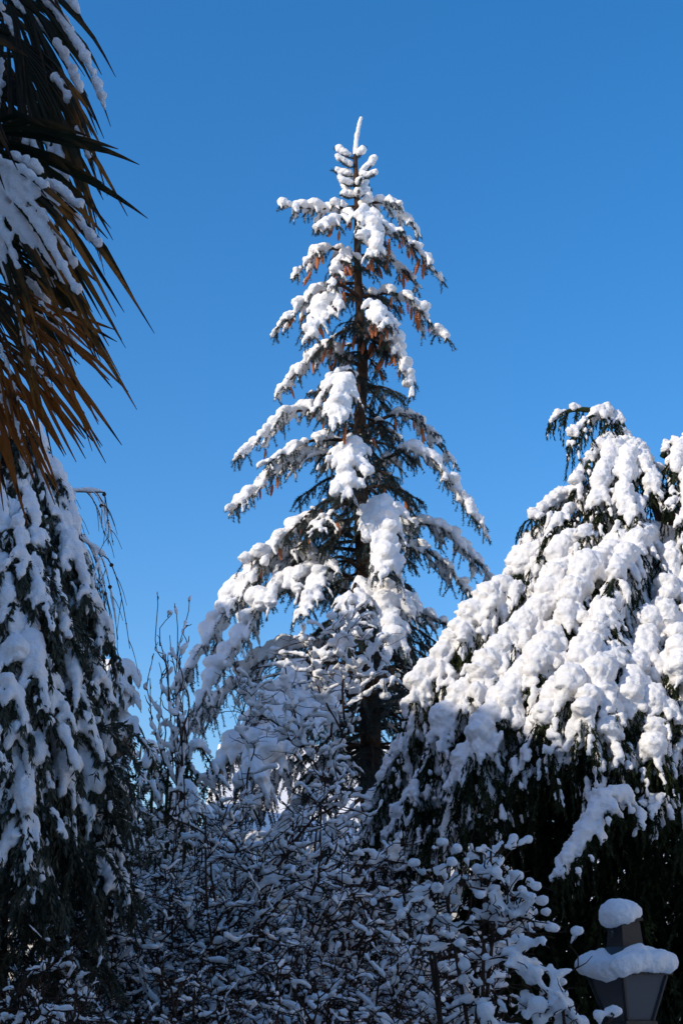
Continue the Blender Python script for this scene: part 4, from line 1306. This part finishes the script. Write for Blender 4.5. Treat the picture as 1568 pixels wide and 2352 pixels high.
# ------------------------------------------------------------------ lantern
def lantern():
    Y = 6.5
    c = P(1438, 2234, Y)                       # middle of the roof edge
    zb = P(1466, 2344, Y)[2]
    base = np.array((c[0], Y, 0))
    T = thing('lantern', 'black iron garden lantern with thick snow on its cap and frosted glass', 'lantern', base)
    rot = R(28)

    def sq(r, z, dx=0.0):
        return np.array([(c[0] + dx + r * math.cos(rot + k * math.pi / 2 + math.pi / 4), Y + r * math.sin(rot + k * math.pi / 2 + math.pi / 4), z) for k in range(4)])

    def frustum(r0, z0, r1, z1):
        V = np.concatenate([sq(r0, z0), sq(r1, z1)])
        return V, np.array([(3, 2, 1, 0), (4, 5, 6, 7), (0, 1, 5, 4), (1, 2, 6, 5), (2, 3, 7, 6), (3, 0, 4, 7)])

    zt = c[2] - .01
    rt, rb = .168, .097
    # post with foot and collar
    link('post', mesh_from('post', [tubes(np.array([(c[0], Y, z) for z in (-.2, .0, .05, .06, .35, .36, .40, .41, zb - .10, zb - .09, zb - .05, zb - .03)]), np.array([.09, .09, .08, .05, .045, .06, .06, .035, .032, .055, .055, .03])[None], 14)], M['iron'], False), T)
    link('base_frame', mesh_from('base_frame', [frustum(rb + .022, zb - .028, rb + .022, zb)], M['iron'], False), T)
    A, B = sq(rb, zb), sq(rt, zt)
    for k in range(4):
        link('corner_bar', mesh_from('corner_bar', [bar(A[k], B[k], .011, 6)], M['iron'], False), T)
    for k in range(4):
        a0, a1, b0, b1 = A[k], A[(k + 1) % 4], B[k], B[(k + 1) % 4]
        ctr = (a0 + a1 + b0 + b1) / 4
        ax = np.array((c[0], Y, ctr[2]))
        inn = norm(ax - ctr) * .006
        V = np.array([a0, a1, b1, b0, a0 + inn, a1 + inn, b1 + inn, b0 + inn])
        F = np.array([(0, 1, 2, 3), (7, 6, 5, 4), (0, 4, 5, 1), (1, 5, 6, 2), (2, 6, 7, 3), (3, 7, 4, 0)])
        link('glass_pane', mesh_from('glass_pane', [(V, F)], M['lantern_glass'], False), T)
    link('bulb', mesh_from('bulb', [blobs([(c[0], Y, zb + .12)], [[.032, .032, .045]]), tubes(np.array([(c[0], Y, zb), (c[0], Y, zb + .085)]), np.array([[.018, .018]]), 8)], M['frame']), T)
    zc = P(1440, 2175, Y)[2]
    zk = P(1440, 2115, Y)[2]
    rf = link('roof', mesh_from('roof', [frustum(rt + .03, zt, rt + .03, zt + .02), frustum(rt + .02, zt + .02, .084, zc)], M['iron'], False), T)
    ch = link('chimney', mesh_from('chimney', [frustum(.080, zc, .070, zk), frustum(.086, zk, .086, zk + .012)], M['iron'], False), T)
    # snow ring on the roof, sagging at the near left corner
    rng = np.random.default_rng(4)
    pts, rr = [], []
    for e in np.linspace(0, 1, 160, endpoint=False):
        th = e * 2 * np.pi
        # rounded square
        k = 1 / (abs(math.cos(th - rot)) ** 7 + abs(math.sin(th - rot)) ** 7) ** (1 / 7)
        for f in (.55, .8, .97):
            x = c[0] + math.cos(th) * .148 * k * f
            y = Y + math.sin(th) * .148 * k * f
            low = max(0, math.cos(th - R(215))) ** 3 * .035
            pts.append((x, y, zt + .052 + (1 - f) * .045 - low + rng.normal(0, .003)))
            rr.append(.042 + rng.normal(0, .003))
    nb = rng.normal(0, 1, (26, 3)); nb = norm(nb) * np.array((.19, .19, .02))
    snow(rf, [blobs(np.array(pts), np.array(rr)), blobs(np.array([(c[0] + .05, Y - .09, zc - .005), (c[0] + .02, Y - .10, zc - .015), (c[0] + .08, Y - .07, zc - .015)]), np.array([.024, .022, .022]))], .010, 4, .016, .045)
    q = P(1420, 2100, Y)
    snow(ch, [blobs(np.array([q + UP * .012, q + np.array((.03, 0, .012)), q + np.array((-.035, 0, -.008)), q + np.array((.0, -.04, -.005)), q + np.array((.0, .05, .0)), q + np.array((-.045, -.03, -.03))]),
                     np.array([(.088, .088, .058), (.075, .08, .05), (.058, .07, .058), (.07, .06, .05), (.08, .06, .05), (.035, .035, .035)]))], .010, 4, .016, .045)
    # drop of ice under the cap snow
    ic = q + np.array((-.042, -.05, -.07))
    link('icicle', mesh_from('icicle', [tubes(np.stack([ic, ic - UP * .012, ic - UP * .03]), np.array([[.006, .005, .0015]]), 6)], M['dark_glass']), ch)


lantern()
